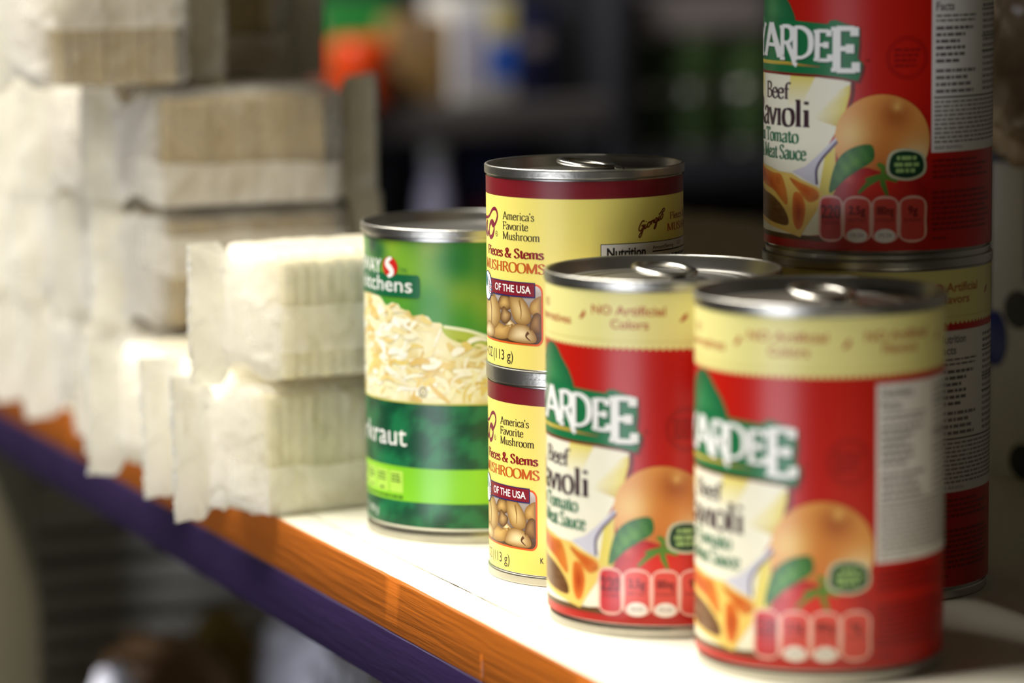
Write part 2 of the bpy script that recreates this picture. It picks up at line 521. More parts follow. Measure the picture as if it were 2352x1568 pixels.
# ---------------------------------------------------------------- ravioli label
def ravioli_label(R):
    L = Label(R)
    W = pi * R
    RED, CREAM = (186, 22, 8), (230, 220, 140)
    wrap(L, 4.3, 107.2, RED)
    e = [(-W, 107.2), (-W, 90.6)]
    n = int(2 * W / 2.05)
    for i in range(n):
        x = -W + 2 * W * i / n
        d = 2 * W / n
        e += [(x + d * .1, 90.4), (x + d * .3, 89.75), (x + d * .5, 89.55), (x + d * .7, 89.75), (x + d * .9, 90.4)]
    e += [(W, 90.6), (W, 107.2)]
    L.poly(e, CREAM, 1)
    L.rect(-W, W, 92.0, 92.25, (214, 196, 110), 2)
    BR = (176, 84, 44)
    for o in (0, 116):
        L.sans('NO Artificial', -21.3 + o, 2.8 + o, 100.2, 2.7, BR, 2, .018)
        L.sans('Colors', -14.6 + o, -2.4 + o, 96.0, 2.7, BR, 2, .018)
        L.sans('NO Artificial', 13.8 + o, 36.8 + o, 100.2, 2.7, BR, 2, .018)
        L.sans('Flavors', 19.4 + o, 32.2 + o, 96.4, 2.7, BR, 2, .018)
        L.sans('NO', -49 + o, -44.4 + o, 100.2, 2.7, BR, 2, .018)
        L.sans('Preservatives', -57 + o, -30.2 + o, 96.2, 2.7, BR, 2, .018)
        for x in (-25.2, 8.2, 43.4):
            L.poly([(x - 1.2 + o, 98.4), (x + .2 + o, 100.4), (x + 1.3 + o, 101.1), (x + 1.2 + o, 99.4), (x - .3 + o, 98.2)], (170, 52, 26), 2)
    # green dome behind the banner
    L.blob(cr([(-57, 74), (-54, 83), (-47, 88.5), (-40, 89), (-35.2, 85.2), (-31, 81), (-29.2, 76), (-36, 73), (-50, 72)], 6, True),
           lambda x, z, t: mixc((46, 130, 72), (26, 96, 56), t), 2)
    # cream field with yellow rays
    FLD = [(-74, 61), (-8.4, 61), (-8.8, 54), (-10.1, 49), (-12.8, 43), (-17, 36), (-14.5, 26), (-14.5, 9.5), (-24, 8.4), (-74, 8.4)]
    L.poly(FLD, (240, 234, 208), 3)
    Y, CR_ = (226, 208, 84), (240, 234, 208)
    L.poly([(-31, 60.4), (-20, 60.4), (-26, 50), (-33, 49)], [Y, Y, CR_, CR_], 4)
    L.poly([(-8.8, 57), (-8.8, 54), (-10.1, 49), (-12.8, 43.5), (-21.5, 46), (-14, 54)], [Y, Y, Y, (206, 180, 70), CR_, CR_], 4)
    L.poly([(-60, 60), (-52, 60), (-48, 50), (-56, 48)], [Y, Y, CR_, CR_], 4)
    L.poly([(-16.8, 36), (-13.4, 40), (-13.6, 20), (-15, 9.6), (-20, 9.6), (-19, 24)], [Y, (226, 200, 110), Y, Y, CR_, (222, 200, 96)], 4)
    L.stroke(cr([(-8.0, 60), (-7.9, 54), (-9.2, 49), (-11.8, 43.4)], 5), lambda t: 1.5 - t, (104, 26, 12), 4)
    # banner
    G = (24, 112, 62)
    ban = [(-66, 77), (-44, 77.6), (-27, 76.6), (-16.2, 75.9), (-15.5, 77.0), (-13.5, 77.2), (-10.4, 76.1), (-6.2, 75.0), (-5.9, 70), (-6.4, 65.2), (-4.6, 63.6),
           (-4.9, 61.4), (-6.2, 58.1), (-12, 59.2), (-20, 59.9), (-40, 60.2), (-66, 60)]
    L.poly([(x + .7, z - .9) for x, z in ban], (120, 22, 14), 5)
    L.poly(ban, G, 6)
    L.poly([(-66, 63.4), (-33, 63.6), (-19, 62.5), (-19, 62.2), (-33, 62.6), (-66, 62.2)], [(226, 206, 70), (214, 190, 70), (140, 80, 50), (140, 80, 50), (190, 160, 60), (220, 200, 70)], 7)
    for c, x0, x1, z0, z1 in (('B', -76, -67, 64, 75), ('O', -67, -57.5, 64.5, 75), ('Y', -58.5, -48.6, 64.6, 75.3), ('A', -49.6, -35.6, 64.9, 75.6), ('R', -37.0, -28.4, 64.0, 75.0), ('D', -30.6, -21.4, 64.9, 74.8), ('E', -21.4, -15.0, 64.2, 74.0), ('E', -15.2, -6.2, 60.9, 75.0)):
        for dx, dz, cl, ly in ((.5, -.35, (12, 66, 38), 8), (0, 0, (240, 238, 230), 9)):
            L.glyph(c, x0 + dx, x1 + dx, z0 + dz, z1 + dz, cl, ly, .10, .19)
    L.stroke([(-30.6, 66.2), (-29.4, 63.2), (-28.2, 62.6)], 1.6, (240, 238, 230), 9)
    L.sans('TM', -4, -2.6, 64, .9, (120, 14, 10), 7)
    # words
    DK, GN = (62, 38, 46), (40, 112, 76)
    L.roman('Beef', -47.2, -31.6, 51.6, 5.1, DK, 8, .07, .16)
    L.roman('Ravıoli', -59.5, -22.4, 43.0, 8.4, DK, 8, .07, .17)
    L.roman('in Tomato', -54.5, -27.4, 37.7, 4.3, GN, 8, .08, .18)
    L.roman('& Meat Sauce', -55.0, -24.2, 32.4, 4.4, GN, 8, .08, .18)
    # onion, tomato, leaf
    def onion(x, z, t):
        c = mixc((206, 122, 48), (222, 150, 72), t)
        def g(cx, cz, r, col, k, c):
            return mixc(c, col, k * math.exp(-((x - cx) ** 2 + (z - cz) ** 2) / r ** 2))
        c = g(-8, 41, 6, (240, 206, 124), .8, c)
        c = g(13, 33, 6, (246, 226, 176), .85, c)
        c = g(5.5, 48, 5, (150, 70, 26), .75, c)
        c = g(6.2, 50.2, 1.6, (240, 200, 110), .8, c)
        c = g(0, 29, 7, (186, 92, 36), .6, c)
        return c
    L.blob(ell(1.5, 39.3, 15.4, 14.6, 48), onion, 5, 9)
    def tom(x, z, t):
        c = mixc((214, 42, 26), (170, 16, 10), t * t)
        return mixc(c, (236, 140, 120), .7 * math.exp(-((x + 9.5) ** 2 + (z - 27.6) ** 2) / 3))
    L.blob(cr([(-15, 20), (-12, 25.4), (-9, 28.4), (-4, 30.8), (1, 29.6), (7, 30), (12.5, 27.4), (16, 22), (14, 15), (0, 12), (-13, 14)], 5, True), tom, 6)
    L.blob(cr([(-15.2, 22.4), (-15, 27), (-12.6, 33.4), (-8, 37), (-2, 38), (-1.2, 33.4), (-5.6, 30.2), (-10.2, 27)], 6, True),
           lambda x, z, t: mixc((98, 158, 52), (36, 92, 34), min(1, t * .75 + .25 * (sin(x * 1.3 + z) > 0))), 7)
    for p in ([(-3.8, 27), (1.3, 28), (6.4, 26.6)], [(-6, 22.6), (-2.5, 26), (1.3, 28)], [(3.2, 22), (2, 25), (1.3, 28)], [(1.3, 27.6), (1.8, 30.6), (0, 32)], [(6.8, 28.4), (4, 28.4), (1.3, 28)]):
        L.stroke(cr(p, 5), lambda t: 1.9 - abs(t - .6) * 1.8, (86, 128, 40), 7)
    # badge
    bd = [(3.2, 28.6), (3.8, 35.2), (9, 36.8), (14.8, 34.8), (15.4, 29), (9.6, 26.6)]
    L.poly(cr([(x * 1.0, z) for x, z in bd], 4, True), (196, 196, 160), 8)
    L.poly(cr([(9.3 + (x - 9.3) * .86, 31.8 + (z - 31.8) * .84) for x, z in bd], 4, True), (18, 58, 34), 9)
    for k, (w, z) in enumerate(((6.4, 33.2), (8.0, 31.1), (7.0, 29.2))):
        L.lines(9.3 - w / 2, 9.3 + w / 2, z - .1, z + 1.3, 1, (152, 186, 108), 10, .9, 0)
    # fork and a cut ravioli
    L.poly([(-13.4, 40.2), (-16.4, 37.3), (-19.8, 34.2), (-24.4, 30.6), (-30.5, 28.6), (-26.6, 27.2), (-23, 25.6), (-20, 24.6), (-20.4, 29.6), (-18.5, 33.4), (-15.6, 36.4), (-13.0, 38.4)], (206, 202, 210), 6)
    L.stroke(cr([(-12.9, 38.9), (-15.4, 36.2), (-18.2, 33.2), (-20.2, 29.6), (-20, 25)], 5), .9, (98, 84, 110), 7)
    rim = (232, 196, 100)
    L.poly([(-62, 31), (-50.6, 29.4), (-44, 29.2), (-37, 28.2), (-30.5, 28.0), (-25.9, 26.1), (-19.7, 24.2), (-17.8, 22.2), (-20.0, 16.6), (-24.4, 10.9), (-26.5, 7.8), (-35.9, 9.5), (-52.5, 11.4), (-62, 13)], rim, 7)
    def crust(x, z, t):
        c = mixc((198, 84, 26), (214, 130, 52), t)
        return mixc(c, (120, 36, 12), .8 * max(0, noise.noise(Vector((x * .28, z * .28, 3)))) + .0)
    L.blob(cr([(-60, 30), (-50, 28.6), (-41, 27.6), (-36, 27.2), (-33, 22), (-33, 17.6), (-40, 21.6), (-50, 23.4), (-60, 25)], 4, True), crust, 8)
    L.blob(cr([(-31.6, 26.6), (-26, 25.2), (-20, 23.2), (-19.4, 20.6), (-23, 19.2), (-27, 22.4)], 4, True), crust, 8)
    L.blob(cr([(-60, 22.6), (-50.6, 21.4), (-40.5, 19.8), (-33.6, 15.8), (-32.2, 11.4), (-39.3, 11.4), (-50.5, 12.8), (-60, 14)], 4, True),
           lambda x, z, t: mixc((122, 84, 46), (96, 58, 26), max(0, min(1, .5 + 1.4 * noise.noise(Vector((x * .8, z * .8, 1)))))), 8)
    L.blob(cr([(-29.6, 21.6), (-26, 21.4), (-24.4, 17), (-25.6, 11.6), (-28, 10.2), (-30, 14)], 5, True),
           lambda x, z, t: mixc((170, 62, 20), (220, 120, 44), t), 8)
    L.rect(-74, -15, 6.9, 8.5, (92, 62, 24), 4)
    # nutrition capsules
    PK, IN, TX = (240, 186, 170), (220, 74, 62), (112, 16, 18)
    caps = [(-19.2, -10.9, '220', 'CALORIES', None), (-10.9, -1.8, '2.5g', 'SAT FAT', '13% DV'), (-1.8, 6.8, '880mg', 'SODIUM', '37% DV'), (6.8, 15.9, '9g', 'SUGARS', None)]
    for k, (x0, x1, t1, t2, t3) in enumerate(caps):
        cm = (x0 + x1) / 2
        def cap(i):
            return cr([(x0 + i, 9.2), (cm - 2, 7.2 + i), (cm + 2, 7.2 + i), (x1 - i, 9.2), (x1 - i, 14), (x1 - i, 19.4), (cm + 2, 21.6 - i), (cm - 2, 21.6 - i), (x0 + i, 19.4), (x0 + i, 14)], 4, True)
        L.poly(cap(0), PK, 8)
        L.poly(cap(.75), (198, 40, 40) if k == 0 else IN, 9)
        w = 3.4 if k == 0 else (1.6 if k == 3 else 2.7)
        L.sans(t1, cm - w, cm + w, 14.6 if k == 0 else 16, 4.0 if k == 0 else 2.5, TX, 10, .03)
        L.sans(t2, cm - 2.9, cm + 2.9, 12.6 if k == 0 else 13.6, 1.1, TX, 10)
        if t3:
            L.poly(ell(cm, 9.2, 3.3, 2.2), (248, 240, 232), 10)
            L.sans(t3, cm - 2.2, cm + 2.2, 8.7, 1.2, (70, 60, 80), 11)
    # seal on the red
    for i in range(2):
        r = 6.6 - i * .8
        L.stroke(ell(9.3, 65.3, r, r, 40) + ell(9.3, 65.3, r, r, 40)[:1], .35, (150, 12, 10), 2)
    L.lines(5, 13.6, 62, 68.6, 4, (140, 12, 10), 2, .55, .2)
    # facts panel
    L.rect(17.5, 68, 35.2, 87.6, (226, 220, 212), 4)
    GY = (98, 90, 88)
    L.sans('Nutrition', 19, 30.5, 83.6, 2.6, GY, 5, .02)
    L.sans('Facts', 19, 26, 80, 2.6, GY, 5, .02)
    L.lines(19, 38, 76, 79, 2, GY, 5, .42)
    L.lines(19, 38, 63, 75.4, 6, GY, 5, .5, .5)
    L.lines(19, 37, 53.4, 62, 4, (120, 110, 108), 5, .5, .3)
    L.lines(41, 66, 80, 86, 3, GY, 5, .5, .3)
    L.lines(41, 66, 53.6, 79, 13, (138, 128, 124), 5, .5, .3)
    for z in (79.5, 71, 66.3):
        L.rect(40.5, 67, z, z + .5, (50, 44, 46), 6)
    L.rect(18.4, 67, 52.3, 52.8, (60, 54, 56), 6)
    L.lines(18.6, 67, 37.8, 51.8, 10, (132, 122, 118), 5, .5, .08)
    L.sans('BEEF RAVIOLI', 18.8, 30, 36.2, 1.0, (70, 62, 62), 5)
    # dark print on the red
    DR = (120, 8, 8)
    L.lines(18, 46, 26.6, 33.4, 4, DR, 2, .5, .3)
    L.lines(18, 48, 10, 23.4, 8, DR, 2, .5, .2)
    L.lines(18, 24, 7.2, 8.6, 1, DR, 2, .5, 0)
    return L

# ---------------------------------------------------------------- mushroom label
SCRIPT = [  # joined handwriting "Giorgio"
    [(1.1, 1.5), (.95, 1.75), (.55, 1.7), (.2, 1.1), (.15, .5), (.5, .25), (.9, .55), (1.0, .95), (.6, .95), (1.05, .98), (.95, .1), (.7, -.75), (.35, -.8), (.4, -.35), (1.1, .25)],
    [(1.1, .25), (1.4, .95), (1.3, .35), (1.5, .2), (1.75, .5)], [(1.52, 1.3), (1.58, 1.42)],
    [(2.3, .95), (1.95, .9), (1.8, .45), (2.0, .18), (2.35, .35), (2.45, .8), (2.25, .95), (2.7, .85)],
    [(2.7, .3), (2.85, .95), (3.0, .75), (3.25, .92), (3.2, .3)],
    [(4.0, .9), (3.65, .92), (3.45, .5), (3.6, .2), (3.9, .45), (4.05, .9), (3.95, -.1), (3.75, -.7), (3.45, -.7), (3.6, -.25), (4.3, .4)],
    [(4.3, .4), (4.5, .95), (4.4, .35), (4.6, .2), (4.85, .5)],
    [(5.3, .95), (4.95, .85), (4.85, .45), (5.05, .18), (5.4, .35), (5.5, .8), (5.3, .98), (5.2, 1.25), (5.7, 1.3), (5.75, 1.7), (5.3, 1.75), (4.7, 1.35), (4.3, 1.3)],
]
def mushroom_label(R):
    L = Label(R)
    W = pi * R
    wrap(L, 3.6, 65.8, (238, 222, 112))
    wrap(L, 60.1, 65.8, (116, 22, 30), 1)
    DK, MR, OR = (58, 46, 34), (132, 20, 28), (190, 88, 30)
    L.roman("America's", -31.4, -17.2, 52.6, 2.55, DK, 2, .06, .135)
    L.roman('Favorite', -31.6, -19.6, 49.3, 2.55, DK, 2, .06, .135)
    L.roman('Mushroom', -31.6, -15.1, 46.0, 2.55, DK, 2, .06, .135)
    L.roman('Pieces & Stems', -43.8, -13.8, 40.2, 3.0, MR, 2, .085, .215)
    L.roman('MUSHROOMS', -47.0, -13.2, 35.4, 3.2, OR, 2, .07, .185)
    # large handwritten name with its swash
    s, ca, sa = 4.6, cos(.33), sin(.33)
    for st in SCRIPT[:-1]:
        L.stroke(cr([(-64.6 + s * (x * ca * .82 - y * sa * .3), 40.8 + s * (x * sa + y * ca)) for x, y in st], 6), .85, (126, 20, 52), 2)
    MG = (126, 20, 52)
    L.stroke(cr([(-50, 51.8), (-44.6, 52.1), (-41.8, 53.0), (-38.6, 55.2), (-36.0, 55.4), (-34.9, 53.4), (-36.2, 51.0), (-38.2, 49.8), (-39.6, 50.4)], 7), lambda t: 1.15 - .35 * abs(sin(t * 7)), MG, 2)
    L.stroke(cr([(-39.6, 51.3), (-41.6, 49.8), (-42.4, 47.4), (-41.2, 45.8), (-39.0, 46.4), (-37.6, 48.6), (-38.0, 50.8), (-39.6, 51.3)], 6), lambda t: .75 + .65 * abs(cos(t * 6.3)), MG, 2)
    L.stroke(cr([(-45.0, 51.2), (-45.8, 47.8), (-45.0, 46.2), (-42.8, 47.6)], 6), 1.25, MG, 2)
    L.stroke(cr([(-49.0, 51.0), (-49.6, 47.6), (-48.6, 46.0), (-45.8, 48.6)], 6), 1.2, MG, 2)
    L.stroke(ell(-35.6, 47.4, .75, .85, 20) + ell(-35.6, 47.4, .75, .85, 20)[:1], .16, DK, 2)
    L.sans('R', -35.9, -35.3, 47.0, .8, DK, 2)
    # framed picture of mushrooms
    fr = rrect(-56, -14.2, 11.6, 32.0, 2.6)
    L.poly(fr, (222, 92, 30), 2)
    L.poly(rrect(-55.4, -14.8, 12.2, 31.4, 2.2), [mixc((84, 58, 34), (206, 200, 198), max(0, min(1, (z - 23) / 8))) for x, z in rrect(-55.4, -14.8, 12.2, 31.4, 2.2)], 3)
    def shroom(base, dark, dx=.0, dz=.35):
        def f(x, z, t):
            c = mixc(base, dark, t ** 1.5)
            return mixc(c, (250, 236, 196), .12 * max(0, 1 - t))
        return f
    T1, T2, T3, T4 = (216, 184, 118), (200, 158, 84), (232, 210, 160), (184, 146, 90)
    D1, D2 = (142, 104, 52), (92, 62, 34)
    S = 2.7
    for pts, b, d in (
        ([(-54, 24), (-48, 28), (-44, 29.5), (-42, 25), (-44, 20), (-50, 20)], T2, D2),
        ([(-38, 23), (-36.6, 26.2), (-34.3, 27.6), (-31, 27.4), (-29.6, 24), (-33, 22.4)], T2, D2),
        ([(-22, 24.6), (-20.4, 26.8), (-17, 28), (-16.6, 22.5), (-19.8, 21.6), (-21.6, 22.4)], T2, D1),
        ([(-21.6, 16.4), (-21.8, 18.6), (-20.4, 21.9), (-18.6, 22.6), (-17.2, 21), (-17.2, 16)], (150, 110, 62), D2),
        ([(-54, 20), (-50.3, 26), (-44, 28), (-39.8, 27), (-36.4, 22.7), (-36.4, 18.9), (-40.5, 15.6), (-50, 15)], T1, D1),
        ([(-36, 19), (-35.4, 22), (-34.0, 23.7), (-32, 22.6), (-30, 21.6), (-30.6, 19.6), (-33, 18)], T4, D2),
        ([(-30.8, 26.4), (-28.6, 27.9), (-25.6, 27.6), (-22.9, 25.2), (-21.3, 21.4), (-21.9, 19.2), (-24, 18.3), (-27.6, 18.9), (-29.8, 21.8)], T1, D1),
        ([(-33.6, 18.2), (-32, 19.8), (-30, 19.4), (-28, 17.8), (-30.4, 16.4)], T3, D1),
        ([(-44.4, 13.6), (-41, 17), (-36.8, 18), (-33, 17.4), (-29.2, 18.2), (-30, 15.4), (-32.4, 13.2), (-38, 12.6)], T2, D1),
        ([(-54, 14), (-47, 17.6), (-42, 17), (-40, 14.6), (-43, 12.6), (-52, 12.6)], T3, D1),
        ([(-31.8, 13.2), (-31, 16), (-28.8, 17.9), (-25, 18.6), (-21.8, 17.6), (-19.6, 15.2), (-19.4, 13.2), (-21.4, 12.4), (-27, 12.4)], T3, D1)):
        L.blob([(max(-55.3, min(-14.9, x + S)), max(12.3, z)) for x, z in cr(pts, 4, True)], shroom(b, d), 4 + (L.sub % 3))
    L.stroke(cr([(-26.2 + S, 26.4), (-25.4 + S, 22.8), (-25.6 + S, 20)], 5), lambda t: .7 * (1 - t) + .15, (150, 112, 60), 7)
    L.stroke(cr([(-22.4 + S, 16), (-23.4 + S, 14.6), (-21.6 + S, 13.2)], 5), lambda t: .9 * (1 - t) + .2, (96, 64, 40), 7)
    L.stroke(cr([(-45 + S, 27), (-43 + S, 22), (-43.4 + S, 17)], 5), lambda t: .8 * (1 - t) + .2, (150, 112, 64), 7)
    # banner and globe
    L.poly([(-47, 27.2), (-17.0, 27.4), (-17.0, 32.4), (-47, 32.4)], (42, 42, 96), 8)
    L.poly([(-47, 27.6), (-17.3, 27.8), (-17.3, 32.1), (-47, 32.1)], (128, 28, 40), 9)
    L.sans('OF THE USA', -36.8, -18.6, 28.8, 2.35, (246, 240, 232), 10, .016)
    L.poly(ell(-44.2, 29.4, 4.7, 5.0, 36), (52, 56, 112), 10)
    L.poly(ell(-44.2, 29.4, 4.3, 4.6, 36), (240, 240, 240), 11)
    L.blob(ell(-46.2, 31.2, 2.0, 2.4, 20, .4), lambda x, z, t: (70, 116, 122), 12)
    for k in range(5):
        L.stroke(cr([(-43.4 + k * .25, 32.6 - k * 1.2), (-41.9 + k * .1, 30.9 - k * 1.0), (-40.5 + k * .35, 29.9 - k * .75), (-39.2 + k * .2, 30.2 - k * .9)], 5), .34, (150, 40, 60) if k % 2 else (60, 64, 120), 12)
    L.sans('4 OZ', -47.6, -40.0, 5.9, 3.3, DK, 2)
    L.sans('(113 g)', -39.0, -26.7, 5.9, 3.3, DK, 2)
    L.sans('NET WT', -60.5, -49.4, 5.9, 3.3, DK, 2)
    L.sans('K', -13.2, -11.9, 7.7, 1.85, (24, 20, 20), 2, .01)
    # side panel
    for st in SCRIPT:
        s, ca, sa = 2.15, cos(.36), sin(.36)
        L.stroke(cr([(18.2 + s * (x * ca + y * .12), 48.4 + s * (x * sa * .95 + y * ca * .95)) for x, y in st], 5), .5, (112, 44, 20), 2)
    L.roman('Pieces & Stems', 33.4, 59, 52.0, 2.3, (150, 60, 24), 2, .06, .16)
    L.roman('MUSHROOMS', 31.6, 62, 48.2, 2.5, (178, 84, 26), 2, .06, .16)
    L.rect(5.1, 70, 12, 45.4, (40, 36, 36), 2)
    L.rect(5.35, 69.7, 12.3, 45.15, (226, 222, 214), 3)
    L.sans('Nutrition', 7.2, 21.3, 41.0, 3.0, (20, 18, 20), 4, .032)
    L.sans('Facts', 7.2, 15.4, 37.2, 2.9, (20, 18, 20), 4, .03)
    L.sans('Amount/Serving', 24.3, 35.6, 42.9, 1.15, (24, 20, 22), 4, .015)
    L.sans('%DV*', 38.6, 42.4, 43.2, 1.15, (24, 20, 22), 4)
    L.rect(24.2, 68, 41.9, 42.35, (20, 18, 20), 4)
    L.lines(24.3, 67, 16, 41.4, 11, (40, 36, 36), 4, .4, .3)
    L.lines(7.2, 22, 16, 35, 9, (40, 36, 36), 4, .4, .3)
    return L

# ---------------------------------------------------------------- sauerkraut label
def kraut_label(R):
    L = Label(R)
    W = pi * R
    wrap(L, 5.3, 106.4, (16, 84, 50))
    spots = [(-31, 104, 9, (150, 178, 50), .9), (-12, 104, 7, (172, 178, 64), .9), (-22, 95, 10, (128, 176, 44), .85), (-12, 93, 8, (150, 184, 52), .7), (-2, 90, 8, (168, 178, 56), .8), (6, 84, 7, (160, 166, 50), .8),
             (-4, 100, 9, (28, 108, 44), .9), (-14, 86, 7, (50, 132, 46), .8), (-26, 84, 7, (92, 156, 44), .6), (14, 98, 10, (22, 96, 40), .9), (-42, 104, 4, (20, 40, 34), .95), (-37, 102, 4.5, (26, 80, 50), .85), (0, 79, 8, (60, 140, 40), .6), (24, 90, 9, (120, 160, 50), .7), (-52, 98, 8, (40, 110, 50), .7)]
    def bg(x, z):
        c = (64, 140, 46)
        for cx, cz, r, col, k in spots:
            c = mixc(c, col, k * math.exp(-((x - cx) ** 2 + (z - cz) ** 2) / r ** 2))
        return c
    L.grid(-70, 60, 49, 106.4, 1.4, bg, 1)
    # heap of shredded cabbage
    edge = [(-72, 86), (-57, 85.4), (-45, 86.6), (-36.5, 86), (-34.8, 84.3), (-32.6, 82.8), (-30, 84.5), (-26.6, 84), (-25.6, 81.9), (-21.4, 82.2), (-21.2, 80), (-17, 80.9), (-13.6, 80.2), (-13.2, 78.4), (-9.2, 78.2), (-8, 76.2), (-4, 75.2), (6, 72.6), (20, 71), (40, 70), (60, 69)]
    def top(x):
        for (x0, z0), (x1, z1) in zip(edge, edge[1:]):
            if x0 <= x <= x1:
                return z0 + (z1 - z0) * (x - x0) / (x1 - x0)
        return 69
    def heap(x, z):
        n1 = noise.noise(Vector((x * .12, z * .12, 5)))
        n2 = noise.noise(Vector((x * .45, z * .45, 9)))
        return mixc(mixc((238, 228, 178), (208, 172, 84), max(0, n1 * 1.6)), (252, 246, 226), max(0, n2))
    nx = 84
    V, C, Fc = [], [], []
    for i in range(nx + 1):
        x = -70 + 130 * i / nx
        for j in range(15):
            z = 49.2 + (top(x) - 49.2) * j / 14
            V.append((x, z))
            C.append(heap(x, z))
    for i in range(nx):
        for j in range(14):
            q = i * 15 + j
            Fc.append((q, q + 15, q + 16, q + 1))
    L.add(V, Fc, C, 2)
    L.poly(cr([(-9, 77.2), (-1.4, 76), (8, 73), (20, 70), (20, 64), (6, 68.6), (-3.6, 71.6), (-8, 74)], 5, True), (176, 190, 70), 3)
    L.stroke(cr([(-8.6, 77), (0, 75.6), (8, 73), (22, 69.6)], 6), 1.1, (236, 238, 200), 4)
    L.stroke(cr([(-4, 72.4), (6, 69.8), (20, 65.6)], 6), .8, (150, 170, 60), 4)
    rnd = random.Random(5)
    pal = [(252, 248, 230), (246, 238, 204), (240, 226, 168), (230, 206, 120), (232, 206, 132), (250, 246, 222), (222, 188, 104), (244, 236, 190)]
    for k in range(360):
        x, a, l = rnd.uniform(-66, 40), rnd.uniform(-.9, 1.3), rnd.uniform(4, 10)
        z = 50.5 + (top(x) - 51.5) * rnd.random()
        b = rnd.uniform(-.18, .18)
        pts = [(x + l * (t / 5 - .5) * cos(a + b * (t - 2.5)), z + l * (t / 5 - .5) * sin(a + b * (t - 2.5))) for t in range(6)]
        if any(q[1] > top(q[0]) + .2 or q[1] < 50 for q in pts):
            continue
        c = rnd.choice(pal)
        w = rnd.uniform(.8, 2.7)
        L.stroke(pts, lambda t: w * (.25 + .75 * sin(pi * (.08 + .84 * t))), lambda px, pz: mixc(c, (200, 160, 80), max(0, .4 * noise.noise(Vector((px * .5, pz * .5, 2))))), 4 + k % 5)
    # dark band with leaf pattern and bright stripe
    def dark(x, z):
        n1 = noise.noise(Vector((x * .13, z * .16, 0))) + .5 * noise.noise(Vector((x * .4, z * .4, 4)))
        return mixc((12, 70, 44), (26, 112, 66), max(0, min(1, .45 + n1 * 1.3)))
    L.grid(-W, W, 26.4, 49.6, 1.5, dark, 3)
    L.grid(-W, W, 5.3, 14.2, 1.5, dark, 3)
    L.rect(-W, W, 49.3, 49.8, (206, 200, 90), 9)
    L.grid(-W, W, 14.2, 26.4, 3, lambda x, z: mixc((122, 194, 36), (144, 206, 44), .5 + .5 * sin(x * .1)), 4)
    WH = (244, 242, 232)
    L.sans('Sauerkraut', -74.5, -23.6, 33.8, 7.4, WH, 6)
    # maker's mark
    L.poly(rrect(-66, -17.3, 86.6, 94.6, 1.4), (14, 96, 56), 9)
    L.sans('SAFEWAY', -64, -35.4, 94.4, 5.0, WH, 10, .01)
    L.sans('kitchens', -52.5, -20.4, 88.4, 5.2, WH, 10, .002)
    L.poly(ell(-30.5, 97.0, 3.9, 3.5, 32), (200, 36, 30), 10)
    L.stroke(cr([(-29.6, 100.2), (-31.6, 99.2), (-31.9, 97.8), (-30.4, 96.6), (-29.4, 95.4), (-30.0, 94.2), (-31.6, 93.6)], 6), lambda t: 1.0 + 1.1 * sin(pi * t), WH, 11)
    L.sans('TM', -25.6, -22.6, 95.4, 1.5, (70, 130, 60), 9)
    L.stroke(ell(-16.5, 53.6, 1.5, 1.6, 24) + ell(-16.5, 53.6, 1.5, 1.6, 24)[:1], .3, (96, 84, 44), 10)
    L.sans('U', -17.1, -15.9, 52.9, 1.5, (96, 84, 44), 10)
    # facts boxes
    for k, (x0, x1) in enumerate(((-55.6, -49), (-48.2, -41.4), (-40.4, -32.8), (-32.1, -25.5))):
        L.rect(x0, x1, 16.9, 24.8, (176, 216, 84), 6)
        L.lines(x0 + 1, x1 - 1, 20.4, 23.8, 3, (60, 96, 40), 7, .5, .3)
        if k < 3:
            L.lines(x0 + 2.4, x1 - 2.4, 17.4, 18.6, 1, (60, 96, 40), 7, .7, 0)
    L.lines(-54, -25.6, 14.9, 15.9, 1, (54, 92, 36), 7, .8, 0)
    L.sans('NET WT 14.4 OZ (408 g)', -72, -39.4, 8.2, 2.6, (206, 218, 200), 6)
    return L

# ------------------------------------------------------------------ cans
def ring_tab(parent, z, s=1.0):
    """pull ring: flattened loop, nose plate and rivet; nose points to +x"""
    n, k = 40, 10
    V, Fc = [], []
    for i in range(n):
        t = 2 * pi * i / n
        cx, cy = .5 + 9.2 * cos(t) * s, 8.6 * sin(t) * s
        w = 2.0 + .5 * cos(t)
        lift = 3.3 - 1.0 * cos(t)
        for j in range(k):
            u = 2 * pi * j / k
            r = w * cos(u) * .8
            V.append((cx + r * cos(t), cy + r * sin(t), z + lift + .95 * sin(u)))
    for i in range(n):
        for j in range(k):
            Fc.append((i * k + j, ((i + 1) % n) * k + j, ((i + 1) % n) * k + (j + 1) % k, i * k + (j + 1) % k))
    tab = mesh('pull_tab', V, Fc, M_TAB, parent)
    out = cr([(6.5, -4.6), (12, -5.2), (17, -3), (18.5, 0), (17, 3), (12, 5.2), (6.5, 4.6), (7.6, 0)], 5, True)
    m_ = len(out)
    V = [(x * s, y * s, z + .2) for x, y in out] + [(x * s, y * s, z + 1.1) for x, y in out] + [((11 + (x - 11) * .8) * s, y * .8 * s, z + 1.5) for x, y in out]
    Fc = [(i, (i + 1) % m_, m_ + (i + 1) % m_, m_ + i) for i in range(m_)] + [(m_ + i, m_ + (i + 1) % m_, 2 * m_ + (i + 1) % m_, 2 * m_ + i) for i in range(m_)] + [tuple(range(2 * m_, 3 * m_))]
    mesh('tab_nose', V, Fc, M_TAB, tab)
    rv = lathe('rivet', [(2.6, z + 1.3), (2.5, z + 2.0), (1.8, z + 2.4), (0, z + 2.5)], M_TAB, tab, 24)
    rv.location = (.0115 * s, 0, 0)
    return tab

